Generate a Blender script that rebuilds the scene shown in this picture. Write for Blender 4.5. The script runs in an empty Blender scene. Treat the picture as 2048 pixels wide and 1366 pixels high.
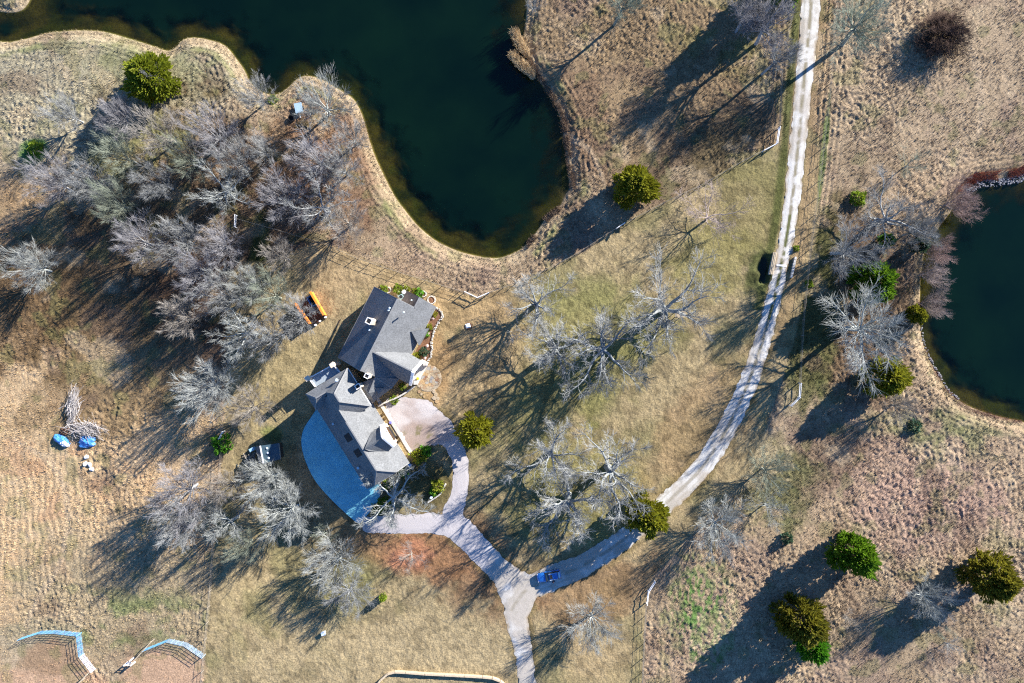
import bpy, bmesh, math, random
import numpy as np
from mathutils import Vector, Matrix

# ------------------------------------------------------------------ camera, light
SC = bpy.context.scene
COL = SC.collection
CH = 136.5                       # height the drone hovers at
SUN_EL = math.radians(22.3)
SUN_H = Vector((0.777, 0.629))   # ground direction towards the sun
SUN_H.normalize()

cam_d = bpy.data.cameras.new("drone_camera")
cam_d.sensor_width = 36.0
cam_d.lens = 36.0 * CH / 204.8
cam_d.clip_start = 1.0
cam_d.clip_end = 6000.0
cam = bpy.data.objects.new("drone_camera", cam_d)
cam.location = (0, 0, CH)
COL.objects.link(cam)
SC.camera = cam

world = bpy.data.worlds.new("World")
SC.world = world
world.use_nodes = True
wn = world.node_tree
wn.nodes.clear()
sky = wn.nodes.new("ShaderNodeTexSky")
sky.sky_type = 'NISHITA'
sky.sun_disc = False
sky.sun_elevation = SUN_EL
sky.sun_rotation = math.atan2(SUN_H.x, SUN_H.y)
sky.ozone_density = 10.0
sky.air_density = 1.0
sky.dust_density = 0.0
bg = wn.nodes.new("ShaderNodeBackground")
bg.inputs[1].default_value = 0.085
wo = wn.nodes.new("ShaderNodeOutputWorld")
wn.links.new(sky.outputs[0], bg.inputs[0])
wn.links.new(bg.outputs[0], wo.inputs[0])

sun_d = bpy.data.lights.new("sun", 'SUN')
sun_d.energy = 5.0
sun_d.angle = math.radians(0.5)
sun_d.color = (1.0, 0.95, 0.88)
sun = bpy.data.objects.new("sun", sun_d)
sv = Vector((SUN_H.x * math.cos(SUN_EL), SUN_H.y * math.cos(SUN_EL), math.sin(SUN_EL)))
sun.rotation_euler = sv.to_track_quat('Z', 'Y').to_euler()
sun.location = sv * 300
COL.objects.link(sun)

SC.view_settings.view_transform = 'Standard'
SC.view_settings.look = 'None'
SC.view_settings.exposure = 1.62
SC.view_settings.gamma = 1.0
SC.view_settings.use_curve_mapping = False
SC.cycles.use_denoising = False
SC.cycles.filter_width = 1.2
SC.cycles.max_bounces = 6
SC.cycles.transparent_max_bounces = 8

# ------------------------------------------------------------------ helpers
rnd = random.Random(7)


def W(px, py, z=0.0):
    """the point at height z that is seen at photo position (px, py)"""
    f = 1.0 - z / CH
    return ((px - 1024) * 0.1 * f, (683 - py) * 0.1 * f, z)


def WV(px, py, z=0.0):
    return Vector(W(px, py, z))


def lin(c, k=1.0):
    out = []
    for v in c:
        v = v / 255.0
        out.append(k * (v / 12.92 if v <= 0.04045 else ((v + 0.055) / 1.055) ** 2.4))
    return tuple(out)


def tag(o, label=None, cat=None, group=None, kind=None):
    if label: o['label'] = label
    if cat: o['category'] = cat
    if group: o['group'] = group
    if kind: o['kind'] = kind
    return o


def empty(name, loc, rz=0.0):
    o = bpy.data.objects.new(name, None)
    o.location = loc
    o.rotation_euler = (0, 0, rz)
    o.empty_display_size = 0.3
    COL.objects.link(o)
    return o


def link(name, me, mat=None, parent=None, loc=None):
    o = bpy.data.objects.new(name, me)
    if mat is not None and len(me.materials) == 0:
        me.materials.append(mat)
    COL.objects.link(o)
    if parent is not None: o.parent = parent
    if loc is not None: o.location = loc
    return o


def mesh_np(name, v, f, smooth=False):
    """v (n,3), f (m,3) or (m,4) numpy arrays"""
    me = bpy.data.meshes.new(name)
    v = np.ascontiguousarray(v, dtype=np.float32)
    f = np.ascontiguousarray(f, dtype=np.int32)
    n, k = f.shape
    me.vertices.add(len(v))
    me.vertices.foreach_set("co", v.ravel())
    me.loops.add(n * k)
    me.loops.foreach_set("vertex_index", f.ravel())
    me.polygons.add(n)
    me.polygons.foreach_set("loop_start", np.arange(n, dtype=np.int32) * k)
    me.polygons.foreach_set("loop_total", np.full(n, k, dtype=np.int32))
    if smooth:
        me.polygons.foreach_set("use_smooth", np.ones(n, dtype=bool))
    me.update(calc_edges=True)
    return me


def set_col(me, name, c):
    a = me.color_attributes.new(name, 'FLOAT_COLOR', 'POINT')
    cc = np.ones((len(c), 4), dtype=np.float32)
    cc[:, :c.shape[1]] = c
    a.data.foreach_set("color", cc.ravel())


def set_float(me, name, v):
    a = me.attributes.new(name, 'FLOAT', 'POINT')
    a.data.foreach_set("value", np.ascontiguousarray(v, dtype=np.float32))


class MB:
    """collects shapes and links them as ONE mesh"""
    def __init__(s):
        s.v = []; s.f = []

    def add(s, vs, fs):
        b = len(s.v)
        s.v.extend([tuple(p) for p in vs])
        s.f.extend([tuple(i + b for i in f) for f in fs])
        return s

    def box(s, c, d, rz=0.0, taper=1.0):
        cx, cy, cz = c
        hx, hy, hz = d[0] / 2, d[1] / 2, d[2] / 2
        ca, sa = math.cos(rz), math.sin(rz)
        vs = []
        for k, z in ((1.0, -hz), (taper, hz)):
            for x, y in ((-hx, -hy), (hx, -hy), (hx, hy), (-hx, hy)):
                x *= k; y *= k
                vs.append((cx + x * ca - y * sa, cy + x * sa + y * ca, cz + z))
        return s.add(vs, [(3, 2, 1, 0), (4, 5, 6, 7), (0, 1, 5, 4), (1, 2, 6, 5), (2, 3, 7, 6), (3, 0, 4, 7)])

    def beam(s, p, q, w, h):
        p, q = Vector(p), Vector(q)
        d = (q - p)
        if d.length < 1e-6: return s
        d.normalize()
        up = Vector((0, 0, 1)) if abs(d.z) < 0.95 else Vector((1, 0, 0))
        sx = d.cross(up).normalized() * (w / 2)
        sz = sx.cross(d).normalized() * (h / 2)
        vs = [p - sx - sz, p + sx - sz, p + sx + sz, p - sx + sz, q - sx - sz, q + sx - sz, q + sx + sz, q - sx + sz]
        return s.add(vs, [(0, 1, 2, 3), (7, 6, 5, 4), (1, 0, 4, 5), (2, 1, 5, 6), (3, 2, 6, 7), (0, 3, 7, 4)])

    def tube(s, p, q, r0, r1=None, n=6, caps=True):
        r1 = r0 if r1 is None else r1
        p, q = Vector(p), Vector(q)
        d = (q - p).normalized()
        up = Vector((0, 0, 1)) if abs(d.z) < 0.95 else Vector((1, 0, 0))
        a = d.cross(up).normalized(); b = d.cross(a)
        vs = []
        for c, r in ((p, r0), (q, r1)):
            for i in range(n):
                t = 2 * math.pi * i / n
                vs.append(c + a * (r * math.cos(t)) + b * (r * math.sin(t)))
        fs = [(i, (i + 1) % n, n + (i + 1) % n, n + i) for i in range(n)]
        if caps:
            fs += [tuple(range(n - 1, -1, -1)), tuple(range(n, 2 * n))]
        return s.add(vs, fs)

    def lathe(s, c, prof, n=14):
        cx, cy, cz = c
        vs = []; fs = []
        for r, z in prof:
            for i in range(n):
                t = 2 * math.pi * i / n
                vs.append((cx + r * math.cos(t), cy + r * math.sin(t), cz + z))
        for j in range(len(prof) - 1):
            for i in range(n):
                fs.append((j * n + i, j * n + (i + 1) % n, (j + 1) * n + (i + 1) % n, (j + 1) * n + i))
        fs.append(tuple(range(n - 1, -1, -1)))
        m = len(prof) - 1
        fs.append(tuple(range(m * n, m * n + n)))
        return s.add(vs, fs)

    def slab(s, pts, t):
        """a plate with its top on pts, t thick downwards"""
        n = len(pts)
        a = Vector(pts[0]); nrm = Vector((0, 0, 0))
        for i in range(1, n - 1):
            nrm += (Vector(pts[i]) - a).cross(Vector(pts[i + 1]) - a)
        if nrm.z < 0:
            pts = list(reversed(pts))
        vs = [tuple(p) for p in pts] + [(p[0], p[1], p[2] - t) for p in pts]
        fs = [tuple(range(n)), tuple(range(2 * n - 1, n - 1, -1))]
        for i in range(n):
            j = (i + 1) % n
            fs.append((j, i, n + i, n + j))
        return s.add(vs, fs)

    def walls(s, loop, zb):
        """closed run of walls; loop points are (x, y, ztop)"""
        n = len(loop)
        vs = [tuple(p) for p in loop] + [(p[0], p[1], zb) for p in loop]
        return s.add(vs, [(i, (i + 1) % n, n + (i + 1) % n, n + i) for i in range(n)])

    def build(s, name, mat, parent=None, origin=None, smooth=False):
        me = bpy.data.meshes.new(name)
        vs = s.v
        if origin is not None:
            ox, oy, oz = origin
            vs = [(a - ox, b - oy, c - oz) for a, b, c in vs]
        me.from_pydata(vs, [], s.f)
        me.update()
        if smooth:
            me.polygons.foreach_set("use_smooth", [True] * len(me.polygons))
        return link(name, me, mat, parent)


def part(name, mb, mat, parent, smooth=False):
    """mb in world coordinates, parent an unrotated Empty (or its child)"""
    top = parent
    o = Vector((0, 0, 0))
    while top is not None:
        o += top.location
        top = top.parent
    return mb.build(name, mat, parent, origin=tuple(o), smooth=smooth)


def copy_tree(o, parent=None):
    c = o.copy()
    COL.objects.link(c)
    if parent is not None: c.parent = parent
    for ch in [k for k in o.children]:
        copy_tree(ch, c)
    return c


# ------------------------------------------------------------------ noise
_rng = np.random.RandomState(11)
_TAB = _rng.rand(6, 256, 256).astype(np.float32)


def vnoise(x, y, seed=0):
    xf = np.floor(x); yf = np.floor(y)
    xi = xf.astype(np.int64) & 255; yi = yf.astype(np.int64) & 255
    fx = (x - xf).astype(np.float32); fy = (y - yf).astype(np.float32)
    fx = fx * fx * (3 - 2 * fx); fy = fy * fy * (3 - 2 * fy)
    T = _TAB[seed % 6]
    x1 = (xi + 1) & 255; y1 = (yi + 1) & 255
    return (T[xi, yi] * (1 - fx) + T[x1, yi] * fx) * (1 - fy) + (T[xi, y1] * (1 - fx) + T[x1, y1] * fx) * fy


def fbm(x, y, scale, octv=4, seed=0):
    a = 0.5; s = 0.0; t = 0.0
    x = x / scale + 31.7 * seed; y = y / scale + 17.3 * seed
    for k in range(octv):
        s = s + a * vnoise(x, y, seed + k); t += a
        x, y = x * 1.6 + y * 1.2 + 5.2, y * 1.6 - x * 1.2 + 1.3
        a *= 0.5
    return s / t


def sstep(a, b, v):
    t = np.clip((v - a) / (b - a), 0, 1)
    return t * t * (3 - 2 * t)


# ------------------------------------------------------------------ signed distances
def catmull(pts, closed=True, sub=4):
    P = [np.array(p, float) for p in pts]
    n = len(P); out = []
    rng = range(n) if closed else range(n - 1)
    for i in rng:
        if closed:
            a, b, c, d = P[(i - 1) % n], P[i], P[(i + 1) % n], P[(i + 2) % n]
        else:
            a, b, c, d = P[max(i - 1, 0)], P[i], P[i + 1], P[min(i + 2, n - 1)]
        for k in range(sub):
            t = k / sub
            out.append(0.5 * ((2 * b) + (-a + c) * t + (2 * a - 5 * b + 4 * c - d) * t * t + (-a + 3 * b - 3 * c + d) * t ** 3))
    if not closed: out.append(P[-1])
    return np.array(out)


def to_m(pts, z=0.0):
    return np.array([W(p[0], p[1], z)[:2] + tuple(p[2:]) for p in pts])


def sd_poly(x, y, poly, pad=8.0):
    """signed distance, negative inside; beyond the padded box it is just 'pad'"""
    x = np.atleast_1d(np.asarray(x, float)); y = np.atleast_1d(np.asarray(y, float))
    out = np.full(x.shape, pad, dtype=np.float32)
    lo = poly.min(0) - pad; hi = poly.max(0) + pad
    m = (x > lo[0]) & (x < hi[0]) & (y > lo[1]) & (y < hi[1])
    X = x[m].astype(np.float32); Y = y[m].astype(np.float32)
    if X.size == 0: return out
    d2 = np.full(X.shape, 1e9, dtype=np.float32)
    ins = np.zeros(X.shape, dtype=bool)
    n = len(poly)
    for i in range(n):
        ax, ay = np.float32(poly[i][0]), np.float32(poly[i][1])
        bx, by = np.float32(poly[(i + 1) % n][0]), np.float32(poly[(i + 1) % n][1])
        ex, ey = bx - ax, by - ay
        wx, wy = X - ax, Y - ay
        t = np.clip((wx * ex + wy * ey) / (ex * ex + ey * ey + 1e-9), 0, 1)
        d2 = np.minimum(d2, (wx - ex * t) ** 2 + (wy - ey * t) ** 2)
        if ey != 0:
            c = ((ay <= Y) != (by <= Y))
            ins ^= c & (X < ax + (Y - ay) * (ex / ey))
    d = np.sqrt(d2)
    d[ins] *= -1
    out[m] = np.minimum(d, pad)
    return out


def sd_path(x, y, path):
    """path rows (x, y, halfwidth); distance to the swept path"""
    x = np.atleast_1d(np.asarray(x, float)).astype(np.float32); y = np.atleast_1d(np.asarray(y, float)).astype(np.float32)
    d = np.full(x.shape, 50.0, dtype=np.float32)
    s = np.zeros(x.shape, dtype=np.float32)
    for i in range(len(path) - 1):
        ax, ay, aw = [np.float32(q) for q in path[i]]
        bx, by, bw = [np.float32(q) for q in path[i + 1]]
        ex, ey = bx - ax, by - ay
        wx, wy = x - ax, y - ay
        t = np.clip((wx * ex + wy * ey) / (ex * ex + ey * ey + 1e-9), 0, 1)
        rx, ry = wx - ex * t, wy - ey * t
        dd = np.sqrt(rx * rx + ry * ry) - (aw + (bw - aw) * t)
        k = dd < d
        s = np.where(k, (rx * ey - ry * ex) / math.sqrt(float(ex * ex + ey * ey) + 1e-9), s)
        d = np.where(k, dd, d)
    return d, s


POND1 = catmull(to_m([(-60, 62), (0, 80), (40, 75), (90, 62), (150, 57), (205, 60), (260, 75), (300, 88), (332, 98), (348, 90), (362, 76),
    (385, 71), (420, 77), (447, 88), (467, 110), (486, 137), (497, 160), (515, 177), (537, 186), (557, 183), (575, 170), (590, 156), (610, 148),
    (640, 155), (675, 175), (700, 190), (718, 215), (730, 250), (745, 300), (765, 345), (785, 385), (810, 420), (840, 455), (880, 485), (930, 505),
    (985, 515), (1020, 508), (1050, 490), (1075, 460), (1095, 430), (1122, 408), (1134, 385), (1141, 372), (1138, 340), (1133, 300), (1125, 250), (1112, 210),
    (1092, 178), (1072, 150), (1056, 125), (1046, 90), (1052, 30), (1056, -20), (1060, -90), (500, -130), (140, -70), (66, -18), (44, 12), (14, 22), (-60, 16)]), True, 3)
POND2 = catmull(to_m([(2200, 315), (2048, 350), (2000, 358), (1960, 362), (1935, 380), (1905, 425), (1875, 465), (1856, 500), (1848, 540), (1845, 590), (1845, 640),
    (1850, 680), (1866, 722), (1886, 757), (1906, 787), (1942, 812), (1992, 830), (2048, 842), (2200, 860)]), True, 3)
CULVERT_DIP = catmull(to_m([(1524, 517), (1534, 514), (1538, 528), (1535, 550), (1531, 566), (1521, 562), (1524, 548), (1516, 536)]), True, 3)
ROAD = catmull(to_m([(1623, -60, 1.85), (1621, 20, 1.85), (1613, 110, 1.8), (1604, 200, 1.7), (1595, 300, 1.6), (1584, 400, 1.55), (1572, 480, 1.45), (1562, 531, 1.35), (1550, 590, 1.5),
    (1534, 650, 1.65), (1513, 720, 1.8), (1486, 790, 1.9), (1452, 860, 1.95), (1408, 930, 2.0), (1355, 985, 2.0), (1295, 1040, 2.0), (1225, 1095, 2.05), (1160, 1133, 2.3), (1100, 1158, 2.5),
    (1055, 1178, 2.5), (1036, 1200, 2.6)]), False, 4)
LEG_S = catmull(to_m([(1040, 1190, 2.7), (1032, 1225, 2.3), (1040, 1270, 2.0), (1049, 1320, 1.75), (1054, 1366, 1.7), (1062, 1440, 1.7)]), False, 4)
LEG_N = catmull(to_m([(1040, 1192, 2.6), (1005, 1150, 2.4), (965, 1105, 2.4), (925, 1065, 2.6), (905, 1035, 2.2), (915, 1000, 1.7), (922, 960, 1.6), (918, 915, 1.6), (900, 880, 1.8), (875, 848, 2.2), (845, 825, 2.6)]), False, 4)
LEG_W = catmull(to_m([(925, 1068, 1.8), (880, 1048, 2.0), (830, 1047, 2.0), (780, 1050, 1.8), (742, 1050, 1.7), (716, 1046, 1.3)]), False, 4)
FORE = catmull(to_m([(770, 805), (800, 795), (840, 798), (880, 822), (905, 850), (905, 885), (885, 890), (850, 893), (826, 905), (800, 880)]), True, 3)
GUSSET = to_m([(1012, 1120), (1060, 1150), (1095, 1165), (1070, 1205), (1052, 1240), (1020, 1235), (990, 1170)])
APRON = catmull(to_m([(640, 815), (620, 838), (606, 862), (603, 890), (612, 925), (632, 965), (665, 1003), (698, 1034), (716, 1047), (724, 1041), (738, 1026), (756, 1002), (760, 960), (720, 880), (680, 820)]), True, 3)
LAWN = catmull(to_m([(455, 545), (540, 520), (600, 495), (650, 490), (770, 535), (920, 582), (957, 597), (980, 586), (1060, 556), (1150, 511), (1240, 453), (1330, 406), (1400, 373), (1480, 326), (1535, 298),
    (1558, 285), (1585, 300), (1610, 300), (1640, 300), (1632, 480), (1598, 640), (1560, 770), (1500, 930), (1420, 1030), (1310, 1150), (1292, 1210), (1283, 1366), (1280, 1440), (404, 1440), (405, 1366), (420, 1180), (436, 1000), (446, 880),
    (450, 800), (455, 690)]), True, 2)


def base_z(x, y):
    """gently rolling ground without tussocks"""
    x = np.atleast_1d(np.asarray(x, float)); y = np.atleast_1d(np.asarray(y, float))
    z = np.zeros(x.shape)
    cx, cy, _ = W(585, 1105)
    z -= 2.1 * np.exp(-(((x - cx) / 13) ** 2 + ((y - cy) / 11) ** 2))
    for poly, deep in ((POND1, 2.2), (POND2, 2.2)):
        d = sd_poly(x, y, poly, 10.0)
        z -= 0.75 * sstep(3.0, 0.0, d) + deep * sstep(0.0, -9.0, d) + 0.25 * sstep(0.3, -0.3, d)
    d = sd_poly(x, y, CULVERT_DIP, 4.0)
    z -= 1.2 * sstep(1.0, -0.8, d)
    return z


def gz(x, y):
    return float(base_z(x, y)[0])


def G(px, py):
    """ground point seen at a photo position"""
    x, y, _ = W(px, py)
    z = gz(x, y)
    x, y, _ = W(px, py, z)
    return Vector((x, y, z))


def sd_gravel(x, y):
    d, s = sd_path(x, y, ROAD)
    for p in (LEG_S, LEG_N, LEG_W):
        d2, _ = sd_path(x, y, p)
        d = np.minimum(d, d2)
    d = np.minimum(d, sd_poly(x, y, FORE))
    d = np.minimum(d, sd_poly(x, y, GUSSET))
    x = np.asarray(x); y = np.asarray(y)
    d = d + (fbm(x, y, 1.1, 3, 2) - 0.5) * 0.75
    # keep clear of the concrete
    return np.maximum(d, -(sd_poly(x, y, APRON) - 0.02))


# ------------------------------------------------------------------ materials
def mat_new(name):
    m = bpy.data.materials.new(name)
    m.use_nodes = True
    nt = m.node_tree
    b = nt.nodes["Principled BSDF"]
    return m, nt, b


def N(nt, t, **kw):
    n = nt.nodes.new(t)
    for k, v in kw.items():
        setattr(n, k, v)
    return n


def noise_mix(nt, b, base_socket, scale, lo, hi, detail=5, coord='Object', rough=0.6):
    tc = N(nt, "ShaderNodeTexCoord")
    no = N(nt, "ShaderNodeTexNoise")
    no.inputs["Scale"].default_value = scale
    no.inputs["Detail"].default_value = detail
    no.inputs["Roughness"].default_value = rough
    nt.links.new(tc.outputs[coord], no.inputs["Vector"])
    mr = N(nt, "ShaderNodeMapRange")
    mr.inputs[1].default_value = 0.3; mr.inputs[2].default_value = 0.7
    mr.inputs[3].default_value = lo; mr.inputs[4].default_value = hi
    nt.links.new(no.outputs[0], mr.inputs[0])
    mx = N(nt, "ShaderNodeVectorMath", operation='MULTIPLY')
    nt.links.new(base_socket, mx.inputs[0])
    nt.links.new(mr.outputs[0], mx.inputs[1])
    return mx.outputs[0], no.outputs[0]


def bump(nt, b, h, strength, dist):
    bp = N(nt, "ShaderNodeBump")
    bp.inputs["Strength"].default_value = strength
    bp.inputs["Distance"].default_value = dist
    nt.links.new(h, bp.inputs["Height"])
    nt.links.new(bp.outputs[0], b.inputs["Normal"])


def simple(name, col, rough=0.8, spec=0.3, metal=0.0, scale=None, lo=0.8, hi=1.2, bmp=0.0, bdist=0.02, use_obj=False):
    m, nt, b = mat_new(name)
    b.inputs["Roughness"].default_value = rough
    b.inputs["Specular IOR Level"].default_value = spec
    b.inputs["Metallic"].default_value = metal
    if use_obj:
        oi = N(nt, "ShaderNodeObjectInfo")
        src = oi.outputs["Color"]
    else:
        rgb = N(nt, "ShaderNodeRGB")
        rgb.outputs[0].default_value = (*col, 1)
        src = rgb.outputs[0]
    h = None
    if scale:
        src, h = noise_mix(nt, b, src, scale, lo, hi)
    nt.links.new(src, b.inputs["Base Color"])
    if bmp and h is not None:
        bump(nt, b, h, bmp, bdist)
    return m


def mat_attr(name, scale1, lo1, hi1, scale2, lo2, hi2, bmp, bdist, rough=1.0, spec=0.08):
    m, nt, b = mat_new(name)
    b.inputs["Roughness"].default_value = rough
    b.inputs["Specular IOR Level"].default_value = spec
    at = N(nt, "ShaderNodeAttribute", attribute_name="albedo")
    s1, h1 = noise_mix(nt, b, at.outputs["Color"], scale1, lo1, hi1)
    s2, h2 = noise_mix(nt, b, s1, scale2, lo2, hi2, detail=3)
    nt.links.new(s2, b.inputs["Base Color"])
    bump(nt, b, h1, bmp, bdist)
    return m


M = {}
M['ground'] = mat_attr("ground_grass", 3.4, 0.55, 1.45, 10.0, 0.7, 1.3, 0.65, 0.12)
M['gravel'] = mat_attr("gravel", 5.0, 0.86, 1.14, 22.0, 0.85, 1.15, 0.5, 0.05, 0.95, 0.15)
M['tuft'] = mat_attr("dry_grass", 1.2, 0.8, 1.2, 8.0, 0.85, 1.15, 0.0, 0.01)
M['concrete'] = simple("concrete", (0.15, 0.42, 0.52), 0.8, 0.2, scale=0.35, lo=0.84, hi=1.16, bmp=0.1, bdist=0.02)  # blue of the house shade is mixed into this base colour
M['shingle'] = simple("shingles", (0.148, 0.152, 0.154), 0.9, 0.2, scale=4.0, lo=0.70, hi=1.30, bmp=0.5, bdist=0.05)
M['shingle_brown'] = simple("brown_shingles", (0.12, 0.105, 0.095), 0.9, 0.2, scale=5.0, lo=0.75, hi=1.25, bmp=0.5, bdist=0.05)
M['cream'] = simple("cream_stone_wall", (0.66, 0.55, 0.42), 0.85, 0.2, scale=2.5, lo=0.82, hi=1.15, bmp=0.4, bdist=0.03)
M['white'] = simple("white_paint", (0.80, 0.80, 0.80), 0.5, 0.4, scale=3.0, lo=0.94, hi=1.05)
M['glass'] = simple("window_glass", (0.02, 0.03, 0.04), 0.08, 0.6)
M['dark'] = simple("dark_opening", (0.02, 0.02, 0.022), 0.7, 0.2)
M['galv'] = simple("galvanised_steel", (0.52, 0.60, 0.66), 0.45, 0.5, scale=2.0, lo=0.9, hi=1.1)
M['post'] = simple("weathered_wood", (0.24, 0.21, 0.17), 0.9, 0.2, scale=6.0, lo=0.75, hi=1.25)
M['riprap'] = simple('riprap', (0.25, 0.245, 0.25), 0.9, 0.2, scale=2.0, lo=0.6, hi=1.4)
M['timber'] = simple("tan_timber", (0.50, 0.40, 0.27), 0.85, 0.2, scale=4.0, lo=0.75, hi=1.2, bmp=0.3, bdist=0.02)
M['orange'] = simple("orange_stain_wood", (0.72, 0.25, 0.035), 0.7, 0.25, scale=5.0, lo=0.85, hi=1.12)
M['brown_wood'] = simple("dark_brown_wood", (0.07, 0.045, 0.03), 0.9, 0.2, scale=4.0, lo=0.7, hi=1.3)
M['soil'] = simple("mulch", (0.16, 0.085, 0.05), 1.0, 0.1, scale=5.0, lo=0.6, hi=1.4, bmp=0.6, bdist=0.06)
M['stone'] = simple("pale_stone", (0.52, 0.49, 0.44), 0.9, 0.2, scale=3.0, lo=0.7, hi=1.2, use_obj=False, bmp=0.4, bdist=0.03)
M['stone_obj'] = simple("flagstone", (0.5, 0.4, 0.3), 0.9, 0.2, scale=3.5, lo=0.75, hi=1.2, use_obj=True, bmp=0.3, bdist=0.02)
M['bark'] = simple("bark", (0.3, 0.3, 0.3), 0.95, 0.1, scale=2.2, lo=0.72, hi=1.25, use_obj=True)
M['twig'] = simple("twigs", (0.3, 0.3, 0.3), 0.95, 0.1, scale=1.1, lo=0.7, hi=1.25, use_obj=True)
M['needle'] = simple("cedar_foliage", (0.1, 0.12, 0.03), 0.8, 0.25, scale=1.6, lo=0.55, hi=1.5, use_obj=True)
def leafy(m, k=0.4):
    nt = m.node_tree
    b = nt.nodes["Principled BSDF"]
    src = b.inputs["Base Color"].links[0].from_socket
    t_ = N(nt, "ShaderNodeBsdfTranslucent")
    nt.links.new(src, t_.inputs[0])
    mx = N(nt, "ShaderNodeMixShader")
    mx.inputs[0].default_value = k
    nt.links.new(b.outputs[0], mx.inputs[1]); nt.links.new(t_.outputs[0], mx.inputs[2])
    nt.links.new(mx.outputs[0], nt.nodes["Material Output"].inputs[0])


leafy(M['needle'])
M['leaf'] = simple("shrub_leaves", (0.1, 0.12, 0.03), 0.7, 0.3, scale=3.0, lo=0.6, hi=1.45, use_obj=True)
M['blue_tarp'] = simple("blue_tarp", (0.05, 0.20, 0.48), 0.45, 0.5, scale=2.5, lo=0.7, hi=1.5, bmp=0.7, bdist=0.15)
M['obj_paint'] = simple("painted", (0.5, 0.5, 0.5), 0.5, 0.4, scale=3.0, lo=0.9, hi=1.1, use_obj=True)

leafy(M['leaf'])
for _k in ('shingle', 'shingle_brown'):          # weather streaks over whole slopes
    _nt = M[_k].node_tree; _b = _nt.nodes['Principled BSDF']
    _o, _h = noise_mix(_nt, _b, _b.inputs['Base Color'].links[0].from_socket, 0.55, 0.84, 1.14, detail=6)
    _nt.links.new(_o, _b.inputs['Base Color'])
# faint tyre arcs on the concrete
_nt = M['concrete'].node_tree
_w = N(_nt, 'ShaderNodeTexWave', wave_type='RINGS', rings_direction='Z'); _w.inputs['Scale'].default_value = 0.35; _w.inputs['Distortion'].default_value = 3.0; _w.inputs['Detail'].default_value = 4
_tc = N(_nt, 'ShaderNodeTexCoord'); _mp = N(_nt, 'ShaderNodeMapping'); _mp.inputs['Location'].default_value = (33.0, 24.0, 0)
_nt.links.new(_tc.outputs['Object'], _mp.inputs[0]); _nt.links.new(_mp.outputs[0], _w.inputs[0])
_mr = N(_nt, 'ShaderNodeMapRange'); _mr.inputs[1].default_value = 0.7; _mr.inputs[2].default_value = 1.0; _mr.inputs[3].default_value = 1.0; _mr.inputs[4].default_value = 1.07
_nt.links.new(_w.outputs['Fac'], _mr.inputs[0])
_b = _nt.nodes['Principled BSDF']; _s = _b.inputs['Base Color'].links[0].from_socket
_m = N(_nt, 'ShaderNodeVectorMath', operation='MULTIPLY'); _nt.links.new(_s, _m.inputs[0]); _nt.links.new(_mr.outputs[0], _m.inputs[1]); _nt.links.new(_m.outputs[0], _b.inputs['Base Color'])
# ------------------------------------------------------------------ ground
STEP = 0.22
fx = np.arange(-107.0, 107.01, STEP)
fy = np.arange(-73.0, 73.01, STEP)
ring = np.array([1.0, 3, 7, 15, 30, 60, 120, 250, 500, 1000, 2000, 4000])
gx = np.concatenate([fx[0] - ring[::-1], fx, fx[-1] + ring])
gy = np.concatenate([fy[0] - ring[::-1], fy, fy[-1] + ring])
XX, YY = np.meshgrid(gx, gy)
nx, ny = len(gx), len(gy)
X = XX.ravel().astype(np.float32); Y = YY.ravel().astype(np.float32)
PX = X * 10 + 1024; PY = 683 - Y * 10

d_p1 = sd_poly(X, Y, POND1, 11.0)
d_p2 = sd_poly(X, Y, POND2, 11.0)
d_dip = sd_poly(X, Y, CULVERT_DIP, 4.0)
d_lawn = sd_poly(X, Y, LAWN, 8.0) + (fbm(X, Y, 2.0, 3, 1) - 0.5) * 1.1
d_road, s_road = sd_path(X, Y, ROAD)
d_grav = sd_gravel(X, Y)
d_apr = sd_poly(X, Y, APRON)
lawn = sstep(0.5, -0.5, d_lawn)
pond = np.minimum(d_p1, d_p2)

n_big = fbm(X, Y, 16.0, 4, 1)
n_mid = fbm(X, Y, 4.5, 4, 2)
n_sml = fbm(X, Y, 1.3, 3, 3)


def blob(px, py, rx, ry, ang=0.0, soft=0.5, rough=0.7):
    a = math.radians(ang)
    dx = PX - px; dy = PY - py
    u = (dx * math.cos(a) + dy * math.sin(a)) / rx
    v = (-dx * math.sin(a) + dy * math.cos(a)) / ry
    d = np.sqrt(u * u + v * v) + (n_mid - 0.5) * rough * 1.6 + (n_sml - 0.5) * rough * 0.7
    return sstep(1.0 + soft * 0.5, 1.0 - soft * 0.5, d)


KA = 0.62                                     # photo brightness of sunlit ground to base colour
alb = np.empty((len(X), 3), dtype=np.float32)


def paint(mask, c, k=1.0):
    global alb
    cc = np.array(lin(c, KA), dtype=np.float32)
    m = np.clip(mask * k, 0, 1)[:, None]
    alb = alb * (1 - m) + cc * m


alb[:] = lin((182, 156, 122), KA)
paint(sstep(0.42, 0.62, n_big), (160, 138, 106), 0.6)
paint(sstep(0.5, 0.68, fbm(X, Y, 7.0, 4, 4)), (158, 132, 112), 0.55)
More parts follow.
